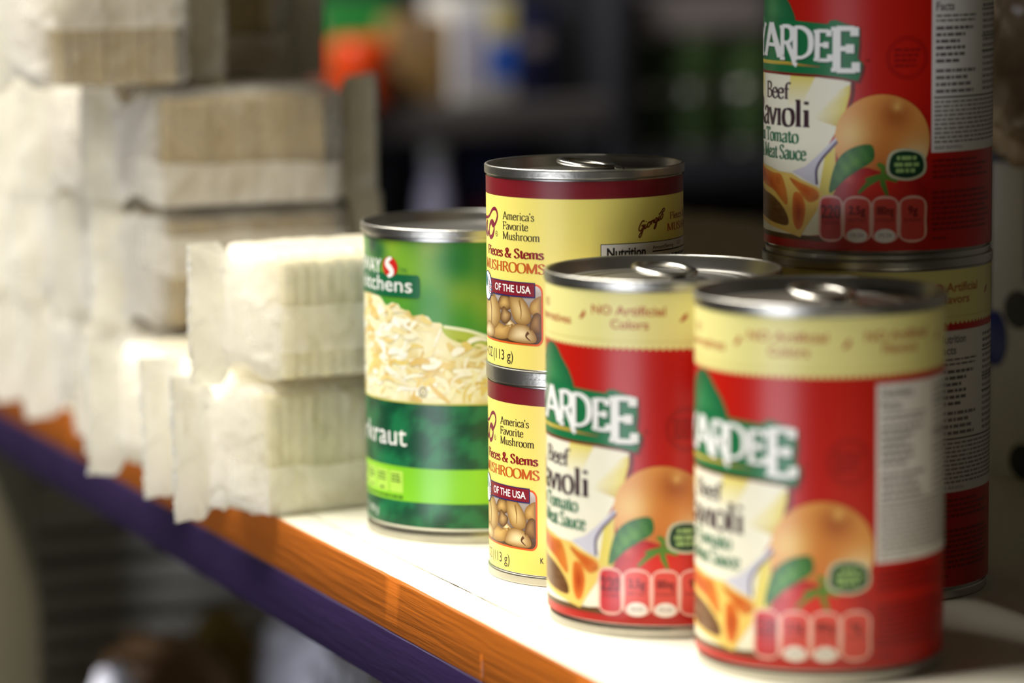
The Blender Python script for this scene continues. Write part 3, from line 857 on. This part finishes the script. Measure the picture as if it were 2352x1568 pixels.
def make_can(name, R, H, art, tab=True, tabrot=0.0, neck=True, pr=.5):
    """R = body radius, H = overall height; lid seam sits pr mm proud of the body"""
    root = thing(name, (0, 0, 0))
    q = R + pr
    lathe('can_body', ([(R - 1.7, 2.6), (R - 1.5, 3.2), (R - .6, 4.4), (R - .25, 5.4)] if neck else [(R - .35, 3.0), (R - .25, 5)]) + [ (R - .2, H / 2), (R - .25, H - 4.6), (R - .25, H - 3.2)], M_TIN, root)
    g = 1.1 if neck else 0
    lathe('bottom_rim', [(R - .9 - g, 3.7), (R - .3 - g, 3.3), (q - .12 - g, 3.0), (q - g, 2.75), (q - g, 2.5), (q - g, .7), (q - g, .4), (q - .2 - g, .1), (q - .9 - g, 0), (q - 1.6 - g, .4), (R - 1.2 - g, 3.6), (R - 2.4 - g, 4.6), (R - 5 - g, 4.0), (0, 4.0)], M_RIM, root)
    lathe('top_rim', [(R - .3, H - 3.4), (R - .05, H - 3.2), (q - .12, H - 3.0), (q, H - 2.75), (q, H - 2.5), (q, H - .75), (q, H - .5), (q - .12, H - .2), (q - .35, H - .03), (q - .6, H), (q - .95, H - .05), (q - 1.2, H - .3), (q - 1.35, H - .8), (min(R, q - .2) - 1.3, H - 3.6)], M_RIM, root)
    zl = H - 3.9
    lathe('lid', [(R - 1.0, H - 1.2), (R - 1.5, H - 3.4), (R - 2.1, zl - .9), (R - 2.9, zl - 1.1), (R - 3.6, zl - .6), (R - 4.2, zl), (R - 7, zl), (R - 7.6, zl - .5), (R - 8.8, zl - .5), (R - 9.4, zl), (R - 12, zl), (R - 12.7, zl - .45), (R - 14, zl - .45), (R - 14.6, zl), (6, zl), (0, zl)], M_LID, root, 128, 25)
    if tab:
        tb = ring_tab(root, zl, R / 37 if R > 35 else .95)
        tb.rotation_euler = (0, 0, tabrot)
    art(R).build(root)
    return root

CAM = Vector((0, -406.638))
def face(x, y):                                   # turn the label's front towards the aisle end
    return math.atan2(CAM.y - y, CAM.x - x)

HR, HM = 110.9, 69.6
ravioli = make_can('ravioli_can', 37.0, HR, ravioli_label, True, .9)
mush = make_can('mushroom_can', 32.9, HM, mushroom_label, True, 1.5, False)
kraut = make_can('sauerkraut_can', 37.0, HR, kraut_label, False, 0, True, 1.2)

def put(o, x, y, z, turn, label, cat, group=None):
    o.location = P(x, y, z)
    o.rotation_euler = (0, 0, face(x, y) + turn)
    return tag(o, label, cat, group)

RAV = [('A', -925.6, 74.1, 0, -.015, 'red and cream ravioli can standing nearest the camera, front right of its row'),
       ('B', -1000.7, 57.9, 0, -.055, 'red and cream ravioli can between the yellow mushroom cans and the nearest ravioli can'),
       ('C', -1017.9, 143.0, 0, .05, 'shaded red ravioli can on the shelf carrying another ravioli can on its lid'),
       ('D', -1017.9, 143.0, HR - 1.2, 0, 'red ravioli can stacked on top of another ravioli can, cut off by the upper frame')]
for i, (k, x, y, z, t, lab) in enumerate(RAV):
    o = ravioli if i == 0 else copy_tree(ravioli)
    put(o, x, y, z, t, lab, 'can', 'red ravioli cans')
put(mush, -1077.7, 64.9, 0, -2.7 / 32.9, 'yellow mushroom can with maroon band standing on the shelf under its twin', 'can', 'yellow mushroom cans')
up2 = copy_tree(mush)
put(up2, -1077.7, 64.9, HM - 1.2, 0, 'yellow mushroom can with pull ring lid, on top of the two can stack', 'can', 'yellow mushroom cans')
put(kraut, -1169.4, 59.2, 0, 0, 'green sauerkraut can standing between the cracker sleeves and the mushroom cans', 'can')

# ------------------------------------------------------------------ the shelf
shelf = thing('shelf_unit', P(-1400, 0, 0), 0, 'cream topped shelf with orange and purple painted front edge under the cans', 'shelf')
X0, X1, DEPTH = -2080 + 1400, -640 + 1400, 430
def board_top():
    """thick board, its front arris slightly worn"""
    n = 180
    V, Fc = [], []
    for i in range(n + 1):
        x = X0 + (X1 - X0) * i / n
        w = .35 * noise.noise(Vector((x * .03, 0, 0))) + .25 * noise.noise(Vector((x * .12, 4, 0)))
        V += [(x, .9 + w, -.05), (x, .9 + w, -1), (x, DEPTH, -18.6), (x, 2, -18.6), (x, .9 + w, -6), (x, DEPTH, 0), (x, 2.6 + w, 0), (x, 1.4 + w, -.0)]
    order = [7, 0, 1, 4, 3, 2, 5, 6]
    for i in range(n):
        for k in range(8):
            p, q = order[k], order[(k + 1) % 8]
            Fc.append((i * 8 + p, i * 8 + q, (i + 1) * 8 + q, (i + 1) * 8 + p))
    Fc += [tuple(order), tuple(n * 8 + k for k in reversed(order))]
    return V, Fc
mesh('shelf_board', *board_top(), M_TOP, shelf, True, 30)
def strip(name, z0, z1, y0, y1, mat, amp):
    n = 260
    V, Fc = [], []
    for i in range(n + 1):
        x = X0 + (X1 - X0) * i / n
        u = amp * (noise.noise(Vector((x * .05, 7, 0))) + .6 * noise.noise(Vector((x * .25, 2, 0))))
        V += [(x, y1, z0), (x, y0 + .3, z0), (x, y0, z0 + .4), (x, y0, z1 - .5 + u), (x, y0 + .5, z1 + u * .3), (x, y1, z1 + u * .3)]
    for i in range(n):
        for k in range(6):
            j = (k + 1) % 6
            Fc.append((i * 6 + k, i * 6 + j, (i + 1) * 6 + j, (i + 1) * 6 + k))
    Fc += [tuple(range(6)), tuple(n * 6 + k for k in reversed(range(6)))]
    o = mesh(name, V, Fc, mat, shelf, True, 40)
    bm = bmesh.new(); bm.from_mesh(o.data); bmesh.ops.recalc_face_normals(bm, faces=bm.faces[:]); bm.to_mesh(o.data); bm.free()
    return o
strip('edge_band', -18.9, -.1, 0, 1.6, M_ORANGE, .3)
strip('front_rail', -38.5, -18.9, -.15, 20, M_PURPLE, .15)
# hairline crack in the paint
n, V, Fc = 420, [], []
for i in range(n + 1):
    x = -1240 + 1400 + 380 * i / n
    y = 13.0 + .0075 * (x - 160) + .5 * noise.noise(Vector((x * .02, 1, 0))) + .18 * noise.noise(Vector((x * .3, 5, 0)))
    w = max(.04, .22 + .26 * noise.noise(Vector((x * .12, 9, 0))))
    V += [(x, y - w, .03), (x, y + w, .03)]
Fc = [(2 * i, 2 * i + 2, 2 * i + 3, 2 * i + 1) for i in range(n)]
o = mesh('paint_crack', V, Fc, M_CRACK, shelf, False)
# drip of orange paint and chips on the front edge
V, Fc = [], []
dr = cr([(0, 0), (1.1, 1.2), (1.5, 5), (1.0, 8.2), (-.2, 9.4), (-1.0, 8), (-.6, 4), (-1.2, 1)], 4, True)
k = len(dr)
V = [(x, 0, z) for x, z in dr] + [(x * .5 + .2, -.55, 4.6 + (z - 4.6) * .7) for x, z in dr]
Fc = [(i, (i + 1) % k, k + (i + 1) % k, k + i) for i in range(k)] + [tuple(range(k, 2 * k))]
dp = mesh('paint_drip', V, Fc, M_ORANGE, shelf)
dp.location = (.388, -.0001, -.0189)
box('upright', (-345, -262, 2, 28, -1049.5, -38.5), M_POST, shelf, 1)
box('upright', (X1 - 40, X1, 2, 28, -1049.5, -38.5), M_POST, shelf, 1)
box('back_upright', (X0, X0 + 40, DEPTH - 30, DEPTH, -1049.5, -18.7), M_POST, shelf, 1)
box('back_upright', (X1 - 40, X1, DEPTH - 30, DEPTH, -1049.5, -18.7), M_POST, shelf, 1)
ushelf = thing('upper_shelf', P(-1400, 0, 0), 0, 'upper shelf board spanning high above the stacked cans and sleeves', 'shelf')
box('upper_board', (X0, X1, -30, DEPTH, 342, 362), M_POST, ushelf, 1)
for x in (X0, X1 - 20):
    box('side_support', (x, x + 20, 200, 240, .05, 342), M_POST, ushelf, 1)
box('lower_board', (X0, X1, 4, DEPTH, -290, -268), M_POST, shelf, 1)

# ------------------------------------------------------------------ cracker sleeves
def sleeve_mesh(seed, op=.32, Lb=75.0, hw=23.6, hh=24.2):
    ys = [-26, -24.5, -20, -16.5, -14, -12, -9.5, -7, -4.5, -2.2, 0, 1.5] + [3 + (Lb - 6) * i / 40 for i in range(41)] + [Lb - 1.5, Lb, Lb + 2.2, Lb + 4.5, Lb + 7, Lb + 9.5, Lb + 12, Lb + 14, Lb + 16.5, Lb + 20, Lb + 24.5, Lb + 26]
    n = 72
    V, Fc, film = [], [], []
    for s, y in enumerate(ys):
        e = max(-y, y - Lb, 0)
        t = min(1, e / 13)
        ts = t * t * (3 - 2 * t)
        aw, bh = hw + (.35 - hw) * ts ** .8, hh + 2.2 * ts - (1.2 if 3 < e < 10 else 0)
        ex = 7 + (2.2 - 7) * min(1, t * 1.6) if t < .6 else 2.2
        for i in range(n):
            u = 2 * pi * i / n
            cu, su = cos(u), sin(u)
            x = aw * abs(cu) ** (2 / ex) * (1 if cu >= 0 else -1)
            z = bh * abs(su) ** (2 / ex) * (1 if su >= 0 else -1)
            yy = y
            if e >= 13:
                x = aw * cu
                z = bh * (2 * ((i if i <= n / 2 else n - i) / (n / 2)) - 1) * -1
                z = bh * (1 - 2 * abs(((i - n / 4) % n) / n * 2 - 0) if False else su)
                x += 3.4 * noise.noise(Vector((y * .05, z * .055, seed))) * min(1, (e - 13) / 6 + .3)
                z *= 1 + .05 * noise.noise(Vector((y * .15, 3 if z > 0 else 8, seed)))
                if e > 25:
                    yy += .7 * (1 if (i % 2) else -1) * (1 if y > 0 else -1)
            # soft creases: strong where the film gathers, faint on the body
            nv = Vector((x * .06 + seed, yy * .09, z * .06))
            rid = 1 - abs(noise.noise(nv * .9 + Vector((z * .02, 0, y * .03)))) * 3.2
            amp = 7.0 * sin(pi * min(1, e / 15)) if 0 < e < 15 else .4
            d = amp * rid * .6 + .5 * noise.noise(nv * .6 + Vector((0, 0, 9)))
            if e == 0:
                d += .25 * cos(2 * pi * y / 5.0) * (1 if abs(cu) > .72 else .4)
            if 0 < e < 14 and abs(su) > .5:
                z -= (1 if z > 0 else -.6) * 7.5 * sin(pi * e / 14) * max(0, 1 - abs(x) / max(2, aw)) ** .7
            r = math.hypot(x, z) or 1
            k = 1 + d / max(r, 12)
            V.append((x * k, yy, z * k + 24.6))
            film.append(min(.8, op + (.8 - op) * min(1, e / 5)) + (.12 if su > .6 else 0))
    for s in range(len(ys) - 1):
        for i in range(n):
            j = (i + 1) % n
            Fc.append((s * n + i, s * n + j, (s + 1) * n + j, (s + 1) * n + i))
    Fc += [tuple(range(n)), tuple((len(ys) - 1) * n + i for i in reversed(range(n)))]
    # keep the underside resting flat
    V = [(x, y, max(z, .15) if -2 < y < Lb + 2 else z) for x, y, z in V]
    return V, Fc, film

def cracker_mesh(seed, Lb=75.0):
    rnd = random.Random(seed)
    V, Fc = [], []
    y = 2.2
    while y < Lb - 4.5:
        th = rnd.uniform(4.3, 5.1)
        h = 21.6
        dx, dz = rnd.uniform(-.5, .5), rnd.uniform(-.4, .4)
        pts = []
        for cx, cz in ((1, 1), (-1, 1), (-1, -1), (1, -1)):
            for k in range(3):
                a_ = math.atan2(cz, cx) + (k - 1) * .5
                pts.append((cx * (h - 2) + 2 * cos(a_), cz * (h - 2) + 2 * sin(a_)))
        b, m_ = len(V), len(pts)
        for yy, sc in ((y, .965), (y + .6, 1), (y + th - .6, 1), (y + th, .965)):
            V += [(px * sc + dx, yy, pz * sc + dz + 23.2) for px, pz in pts]
        for r in range(3):
            for i in range(m_):
                j = (i + 1) % m_
                Fc.append((b + r * m_ + i, b + r * m_ + j, b + (r + 1) * m_ + j, b + (r + 1) * m_ + i))
        Fc += [tuple(b + i for i in range(m_)), tuple(b + 3 * m_ + i for i in reversed(range(m_)))]
        y += th + .25
    return V, Fc

def seal_mesh(seed, Lb=75.0, zb=1.2):
    """loose lengthwise flap of doubled film low on the +x face, folded under"""
    ny, nz = 40, 10
    V, Fc, film = [], [], []
    for i in range(ny + 1):
        y = -9 + (Lb + 18) * i / ny
        e = max(-y, y - Lb, 0) / 9
        for j in range(nz + 1):
            t = j / nz
            z = zb + (17 + 2.2 * noise.noise(Vector((y * .05, seed, 0)))) * t
            x = 24.6 + .5 * noise.noise(Vector((y * .12, z * .15, seed + 3))) + 1.0 * t * t + .35 * noise.noise(Vector((y * .3, z * .05, seed)))
            V.append((x * (1 - .55 * e) if e else x, y, z + 5 * e))
            film.append(.5 - .4 * e + .15 * noise.noise(Vector((y * .08, z * .1, seed))))
    for i in range(ny):
        for j in range(nz):
            q = i * (nz + 1) + j
            Fc.append((q, q + nz + 1, q + nz + 2, q + 1))
    return V, Fc, film

def film_obj(name, data, parent):
    V, Fc, fl = data
    o = mesh(name, V, Fc, M_FILM, parent, True, 50)
    at = o.data.attributes.new('film', 'FLOAT', 'POINT')
    at.data.foreach_set('value', fl)
    return o

protos = []
for sd, op, cm, Lb in ((1, .32, M_CRACKER, 75), (2, .32, M_CRACKER, 75), (3, .07, M_CRACKER_SHADE, 75), (4, .12, M_CRACKER_SHADE, 75), (5, .10, M_CRACKER_SHADE, 54)):  # stack sleeves: darker crackers and thinner film in place of shade
    r = thing('cracker_sleeve', (0, 0, 0))
    film_obj('wrapper', sleeve_mesh(sd * 3.7, op, Lb), r)
    film_obj('seal_flap', seal_mesh(sd * 5.1, Lb, (1.2, 11.5, 1.2, 22, 24)[sd - 1]), r)
    mesh('crackers', *cracker_mesh(sd, Lb), cm, r, True, 30)
    protos.append(r)
used = [False] * 5
LV = ['bottom', 'second', 'third', 'fourth', 'fifth']
def sleeve(k, x, y, z, rot, label):
    o = protos[k] if not used[k] else copy_tree(protos[k])
    used[k] = True
    o.location = P(x, y, z)
    o.rotation_euler = (0, 0, radians(rot))
    tag(o, label, 'crackers', 'wrapped cracker sleeves')
sleeve(0, -1235.5, -7, 0, 8, 'lower white wrapped cracker sleeve beside the green can, crimped end hanging over the edge')
sleeve(1, -1234, 0, 49.4, 5, 'wrapped cracker sleeve lying on top of the sleeve beside the green can')
sleeve(0, -1288, -3, 0, 8, 'second wrapped cracker sleeve along the shelf edge, just behind the front one')
sleeve(1, -1340, -10, 0, 5, 'third wrapped cracker sleeve along the shelf edge, in front of the tall stacks')
rnd = random.Random(11)
for name, x0, lv, ys in (('nearest tall stack', -1391, 5, [4, 8, 6, -38, -34]), ('second tall stack', -1443, 5, [14, 6, -7, 2, 0]), ('third tall stack', -1496, 5, [6, 2, -4, 4, -2]),
                         ('fourth tall stack', -1549, 5, [6, 0, 4, -3, 2]), ('farthest tall stack', -1602, 5, [4, 2, 6, 0, 4])):
    for i in range(lv):
        sleeve(4 if x0 == -1391 and i > 2 else 2 + rnd.randrange(2), x0 + rnd.uniform(-1, 1), ys[i], i * 49.6, rnd.uniform(-2, 2),
               'cracker sleeve, %s from bottom of the %s of sleeves' % (LV[i], name) if i else 'cracker sleeve at the bottom of the %s of sleeves' % name)

# ------------------------------------------------------------------ goods at the back and right of the same shelf
def carton(name, w, d, h, mat, loc, rz, label, cat, group=None, flap=True, prints=()):
    """folding carton: body, lid flap with its seam, printed panels on the +x face"""
    r = thing(name, loc, rz, label, cat, group)
    box('carton_body', (-d, 0, -w / 2, w / 2, 0, h), mat, r, 1.2)
    if flap:
        box('lid_flap', (-d + .6, .5, -w / 2 + .6, w / 2 - .6, h - .2, h + 1.0), mat, r, .4)
    for nm, y0, y1, z0, z1, mt in prints:
        box(nm, (-.1, .35, y0, y1, z0, z1), mt, r, 0)
    return r
def tint(name, c, rough=.5, **k):
    return paint(name, c, rough, .4, 0, .08, 18, **k)
M_WHITE = tint('white_card', (205, 203, 200))
M_BLACK = tint('black_ink', (14, 13, 14), .4)
M_BLUE = tint('blue_ink', (34, 52, 140), .4)
milk = thing('spotted_carton', P(-1152, 290, 0), radians(-70), 'white carton with black spots and a blue edge, behind the ravioli cans at right', 'carton')
box('carton_body', (-70, 0, -30, 70, 0, 121), M_WHITE, milk, 1.2)
box('lid_flap', (-69, .4, -29.4, 69.4, 120.8, 121.8), M_WHITE, milk, .4)
def spot(y, z, ry, rz_):
    V = [(.25, yy, zz) for yy, zz in ell(y, z, ry, rz_, 32)]
    V += [(.9 * 0 + .55, y + (yy - y) * .96, z + (zz - z) * .96) for _, yy, zz in V[:32]]
    Fc = [(i, (i + 1) % 32, 32 + (i + 1) % 32, 32 + i) for i in range(32)] + [tuple(range(32, 64))]
    return V, Fc
mesh('black_spot', *spot(-15.5, 66, 7.2, 7.4), M_BLACK, milk)
mesh('black_spot', *spot(-12.5, 7.5, 7, 7), M_BLACK, milk)
mesh('blue_spot', *spot(-27, 54, 6, 11), M_BLUE, milk)
box('blue_stripe', (-.2, .4, -12.5, 12, 77, 119), M_BLUE, milk, 0)

def lump(name, mat, rx, ry, rz_, seed, amp, parent=None, sub=5, fq=1.6, flat=True, crumple=.07):
    bm = bmesh.new()
    bmesh.ops.create_icosphere(bm, subdivisions=sub, radius=1)
    for v in bm.verts:
        c = v.co.copy()
        d = 1 + amp * noise.noise(c * fq + Vector((seed, 0, 0))) + amp * .5 * (1 - 2 * abs(noise.noise(c * fq * 2.3 + Vector((0, seed, 0)))))
        d += crumple * (1 - 2.6 * abs(noise.noise(c * 3.4 + Vector((3, 0, seed))))) + crumple * .5 * (1 - 2.6 * abs(noise.noise(c * 7.5 + Vector((seed, 7, 0)))))
        f = lambda q: math.copysign(abs(q) ** .8, q)
        z = f(c.z) * d
        v.co = Vector((f(c.x) * rx * d, f(c.y) * ry * d, rz_ * (max(z, -1.0) if flat else z) + rz_)) * .001
    if flat:
        lo = min(v.co.z for v in bm.verts)
        for v in bm.verts:
            v.co.z -= lo
    me = bpy.data.meshes.new(name)
    bm.to_mesh(me)
    bm.free()
    me.shade_smooth()
    return link(name, me, mat, parent)
M_PLASTIC = paint('glossy_clear_bag', (158, 138, 118), .18, .6, 0, .5, 40, .5, bscale=60)
M_BEAN = paint('mixed_brown_goods', (96, 70, 50), .35, .5, 0, .6, 60, .5, bscale=80)
M_ONION = paint('purple_onion_skin', (92, 46, 70), .35, .5, 0, .3, 30)
bag = thing('food_bag', P(-1145, 300, 122.2), radians(-60), 'glossy clear bag of brown food on the spotted carton at the right edge', 'bag')
lump('bag_film', M_PLASTIC, 34, 40, 48, 3, .16, bag)
lump('red_onion', M_ONION, 7, 7, 6.5, 5, .05, None, 3, crumple=0)
on = bpy.data.objects['red_onion']
on.location = P(-1136, 279, 122.2)
tag(on, 'small purple onion like bulb beside the clear bag at the right edge', 'onion')

M_PAPER = paint('brown_paper', (226, 208, 176), .7, .2, 0, .1, 12, .5, bscale=25)
pb = thing('paper_bag', P(-1560, 330, 0), radians(-20), 'pale brown paper bag lying low between the mushroom and ravioli cans', 'bag')
lump('bag_body', M_PAPER, 44, 60, 31, 8, .12, pb)

# ------------------------------------------------------------------ dim rack beyond the end of the shelf
M_RACK = tint('dark_rack_steel', (44, 44, 50), .45)
M_GREYBOARD = tint('grey_rack_board', (96, 92, 92), .5)
RX = -2300
rack = thing('storage_rack', P(RX, 0, 0), 0, 'dark storage rack beyond the far end of the shelf, loaded with goods', 'rack')
box('rack_board', (-330, 20, 150, 612, 48, 72), M_GREYBOARD, rack, 1)
box('rack_board', (-330, 20, 628, 1100, 6, 30), M_RACK, rack, 1)
box('rack_board', (-330, 20, 150, 612, -110, -90), M_RACK, rack, 1)
box('rack_board', (-330, 20, 628, 1100, -130, -110), M_RACK, rack, 1)
box('rack_board', (-330, 20, 150, 1100, -420, -400), M_RACK, rack, 1)
for y in (132, 612, 1100):
    box('rack_post', (-10, 22, y, y + 16, -1050, 640), M_RACK, rack, 1)
    box('rack_post', (-330, -298, y, y + 16, -1050, 640), M_RACK, rack, 1)
box('back_sheet', (-336, -331, 132, 1116, -1000, 600), M_RACK, rack, 0)

M_GREEN = tint('green_card', (30, 120, 50)); M_ORNG = tint('orange_plastic', (236, 74, 12), .35); M_TAN = tint('tan_card', (150, 118, 72), .7)
M_NAVY = tint('navy_card', (22, 24, 58)); M_YEL = tint('yellow_ink', (200, 180, 40)); M_PBLUE = tint('bright_blue_ink', (40, 90, 190))
M_LAV = tint('lavender_plastic', (170, 166, 190), .35); M_DKRED = tint('dark_red_ink', (90, 24, 18)); M_DKGREEN = tint('dark_green_print', (50, 72, 34)); M_CHAR = tint('charcoal_card', (36, 36, 40)); M_GCARD = tint('grey_card', (120, 112, 112))
Zb = 72.2
carton('snack_carton', 40, 50, 62, M_WHITE, P(RX + 4, 386, Zb), radians(20), 'pale white packet standing left of the orange tub on the far rack', 'packet')
carton('green_carton', 46, 60, 70, M_GREEN, P(RX - 30, 444, Zb), radians(-6), 'green carton behind the bright orange tub on the far rack', 'carton')
tub = thing('orange_tub', P(RX + 14, 426, Zb), 0, 'bright orange tub on the far rack just above the cracker stack', 'tub')
lathe('tub_body', [(0, 0), (17, 0), (19, 2), (21.5, 32), (22, 36)], M_ORNG, tub, 48)
lathe('tub_lid', [(22.6, 35), (22.8, 40), (20, 45), (14, 47), (0, 47.5)], M_ORNG, tub, 48)
carton('cardboard_box', 42, 60, 58, M_TAN, P(RX - 6, 477, Zb), 0, 'tan cardboard box beside the orange tub on the far rack', 'box', prints=(('tape_strip', -4, 4, 40, 57, M_GCARD),))
carton('printed_carton', 46, 60, 72, M_WHITE, P(RX, 524, Zb), 0, 'white carton with blue and yellow print on the far rack', 'carton', prints=(('blue_print', 2, 22, 14, 42, M_PBLUE), ('yellow_print', 6, 19, 47, 66, M_YEL), ('pale_print', -20, -4, 10, 60, M_LAV)))
carton('navy_carton', 26, 60, 66, M_NAVY, P(RX, 562, Zb), 0, 'navy carton next to the printed white carton on the far rack', 'carton', prints=(('grey_print', -9, 9, 34, 46, M_GCARD),))
carton('charcoal_carton', 30, 60, 60, M_CHAR, P(RX - 8, 592, Zb), 0, 'charcoal carton at the right end of the upper far rack board', 'carton')
# bay below
Zl = -89.8
bt = thing('squeeze_bottle', P(RX, 486, Zl), 0, 'slim pale lavender bottle in the dark lower bay of the far rack', 'bottle')
lathe('bottle_body', [(0, 0), (12, 0), (14, 3), (13, 60), (11, 96), (7, 118)], M_LAV, bt, 40)
lathe('bottle_cap', [(8, 118), (8, 131), (6, 134), (0, 134)], M_WHITE, bt, 40)
carton('dark_box', 60, 90, 120, M_CHAR, P(RX - 40, 440, Zl), 0, 'dark box left of the lavender bottle in the lower bay of the far rack', 'box')
carton('navy_box', 56, 80, 128, M_NAVY, P(RX - 10, 534, Zl), 0, 'dark navy box with a dull red print right of the lavender bottle', 'box', prints=(('red_print', -14, 26, 66, 92, M_DKRED),))
carton('black_box', 40, 80, 112, M_CHAR, P(RX - 14, 586, Zl), 0, 'black box beside the rack post in the lower bay of the far rack', 'box')
# right bay: stacked green cans and boxes
def small_can(label, loc, first=[]):
    if not first:
        r = thing('vegetable_can', loc)
        lathe('can_body', [(0, .5), (20, .5), (20.6, 1.5), (20.2, 3), (20, 4), (20, 40), (20.6, 42), (20.4, 43), (19.4, 43), (19, 41.5), (0, 41.5)], M_TIN, r, 48)
        lathe('label', [(20.15, 4), (20.15, 39.6)], M_DKGREEN, r, 48)
        first.append(r)
    else:
        r = copy_tree(first[0])
    r.location = loc
    tag(r, label, 'can', 'dim green cans on the far rack')
Zr = 30.2
for i in range(3):
    for j in range(2):
        small_can('dim green can on the far rack, %s of three in the %s row' % (('left', 'middle', 'right')[i], ('lower', 'upper')[j]), P(RX - 24 + (i % 2) * 4, 653 + i * 43, Zr + j * 42.6))
gb = carton('grey_box', 110, 60, 26, M_GCARD, P(RX, 690, Zr + 85.4), 0, 'flat grey box on top of the dim green cans on the far rack', 'box')
carton('dark_carton', 50, 60, 110, M_CHAR, P(RX, 800, Zr), 0, 'dark carton right of the dim green cans on the far rack', 'carton')
carton('plain_box', 90, 70, 84, M_GCARD, P(RX, 712, -109.8), 0, 'dim grey box under the green cans on the far rack', 'box')

# ------------------------------------------------------------------ goods on the board below
M_TRAY = tint('grey_tray_plastic', (206, 204, 194), .45)
tray0 = None
for i in range(12):
    if tray0 is None:
        tray0 = thing('plastic_tray', P(-1752, 150, -267.8))
        V, Fc = [], []
        o1 = rrect(-90, 0, -112, 130, 8, 4)
        lay = [(o1, 0, -9), (o1, 5, -8), (o1, 6, 0), (o1, 6.6, 1.5), (o1, 13.8, 1.5), (o1, 14.4, 0), (o1, 14.4, -3), (o1, 2, -11)]
        kk = len(o1)
        for pts, z, g in lay:
            V += [(x + g * (1 if x > -45 else -1), y + g * (1 if y > 5 else -1), z) for x, y in pts]
        for r_ in range(len(lay) - 1):
            for q in range(kk):
                Fc.append((r_ * kk + q, r_ * kk + (q + 1) % kk, (r_ + 1) * kk + (q + 1) % kk, (r_ + 1) * kk + q))
        Fc += [tuple(reversed(range(kk))), tuple((len(lay) - 1) * kk + q for q in range(kk))]
        mesh('tray_shell', V, Fc, M_TRAY, tray0)
        t_ = tray0
    else:
        t_ = copy_tree(tray0)
    t_.location = P(-1752 + (i * 37 % 5) - 2, 150, -267.8 + i * 14.6)
    tag(t_, 'grey plastic tray in the stack under the shelf, number %s from the bottom' % ('one', 'two', 'three', 'four', 'five', 'six', 'seven', 'eight', 'nine', 'ten', 'eleven', 'twelve')[i], 'tray', 'stacked grey trays under the shelf')
M_WBAG = paint('white_lavender_bag', (238, 238, 252), .3, .5, 0, .08, 14, .5, bscale=30)
M_BROWN = paint('brown_crust', (140, 106, 70), .5, .4, 0, .35, 25, .3)
M_MUSTARD = paint('mustard_wrap', (150, 126, 60), .4, .4, 0, .2, 25)
def sack(name, mat, x, y, rx, ry, rz_, seed, label, cat, neck=False):
    r = thing(name, P(x, y, -267.8), radians(seed * 23), label, cat)
    lump('bag_body', mat, rx, ry, rz_, seed, .14, r)
    if neck:
        kn = lathe('twisted_neck', [(0, 0), (7, 0), (5, 5), (8, 12), (11, 17), (9, 18), (0, 14)], mat, r, 20)
        kn.location = (0, 0, (2 * rz_ - 5) * .001)
    return r
sack('plastic_bag', M_WBAG, -1660, 170, 30, 36, 64, 2, 'bright lavender white plastic bag on the board below, under the purple rail', 'bag', True)
sack('plastic_bag', M_WBAG, -1592, 46, 16, 19, 60, 4, 'small whitish plastic bag low at the bottom left under the shelf', 'bag')
sack('bread_bag', M_BROWN, -1645, 82, 22, 36, 62, 6, 'brown bagged loaf between the two whitish bags below the shelf', 'bread')
sack('mustard_bag', M_MUSTARD, -1716, 138, 14, 19, 58, 7, 'mustard yellow packet beside the bright lavender bag below the shelf', 'packet')

# ------------------------------------------------------------------ room
M_FLOOR = paint('floor_vinyl', (84, 78, 70), .5, .4, 0, .1, 6)
M_WALL = paint('wall_paint', (78, 74, 68), .8, .2, 0, .05, 4)
tag(box('floor', (-3600, 2400, -2600, 1600, -1060, -1050), M_FLOOR, None, 0), kind='structure').location = P(0, 0, 0)
tag(box('wall_back', (-3000, 2400, 1500, 1560, -1050, 1700), M_WALL, None, 0), kind='structure').location = P(0, 0, 0)
tag(box('wall_right', (2400, 2460, -2600, 1560, -1050, 1700), M_WALL, None, 0), kind='structure').location = P(0, 0, 0)
tag(box('wall_front', (-3060, 2460, -2660, -2600, -1050, 1700), M_WALL, None, 0), kind='structure').location = P(0, 0, 0)
tag(box('ceiling', (-3060, 2460, -2660, 1560, 1700, 1760), M_WALL, None, 0), kind='structure').location = P(0, 0, 0)
tag(box('wall_left', (-3060, -3000, -2600, 1560, -1050, 1700), M_WALL, None, 0), kind='structure').location = P(0, 0, 0)
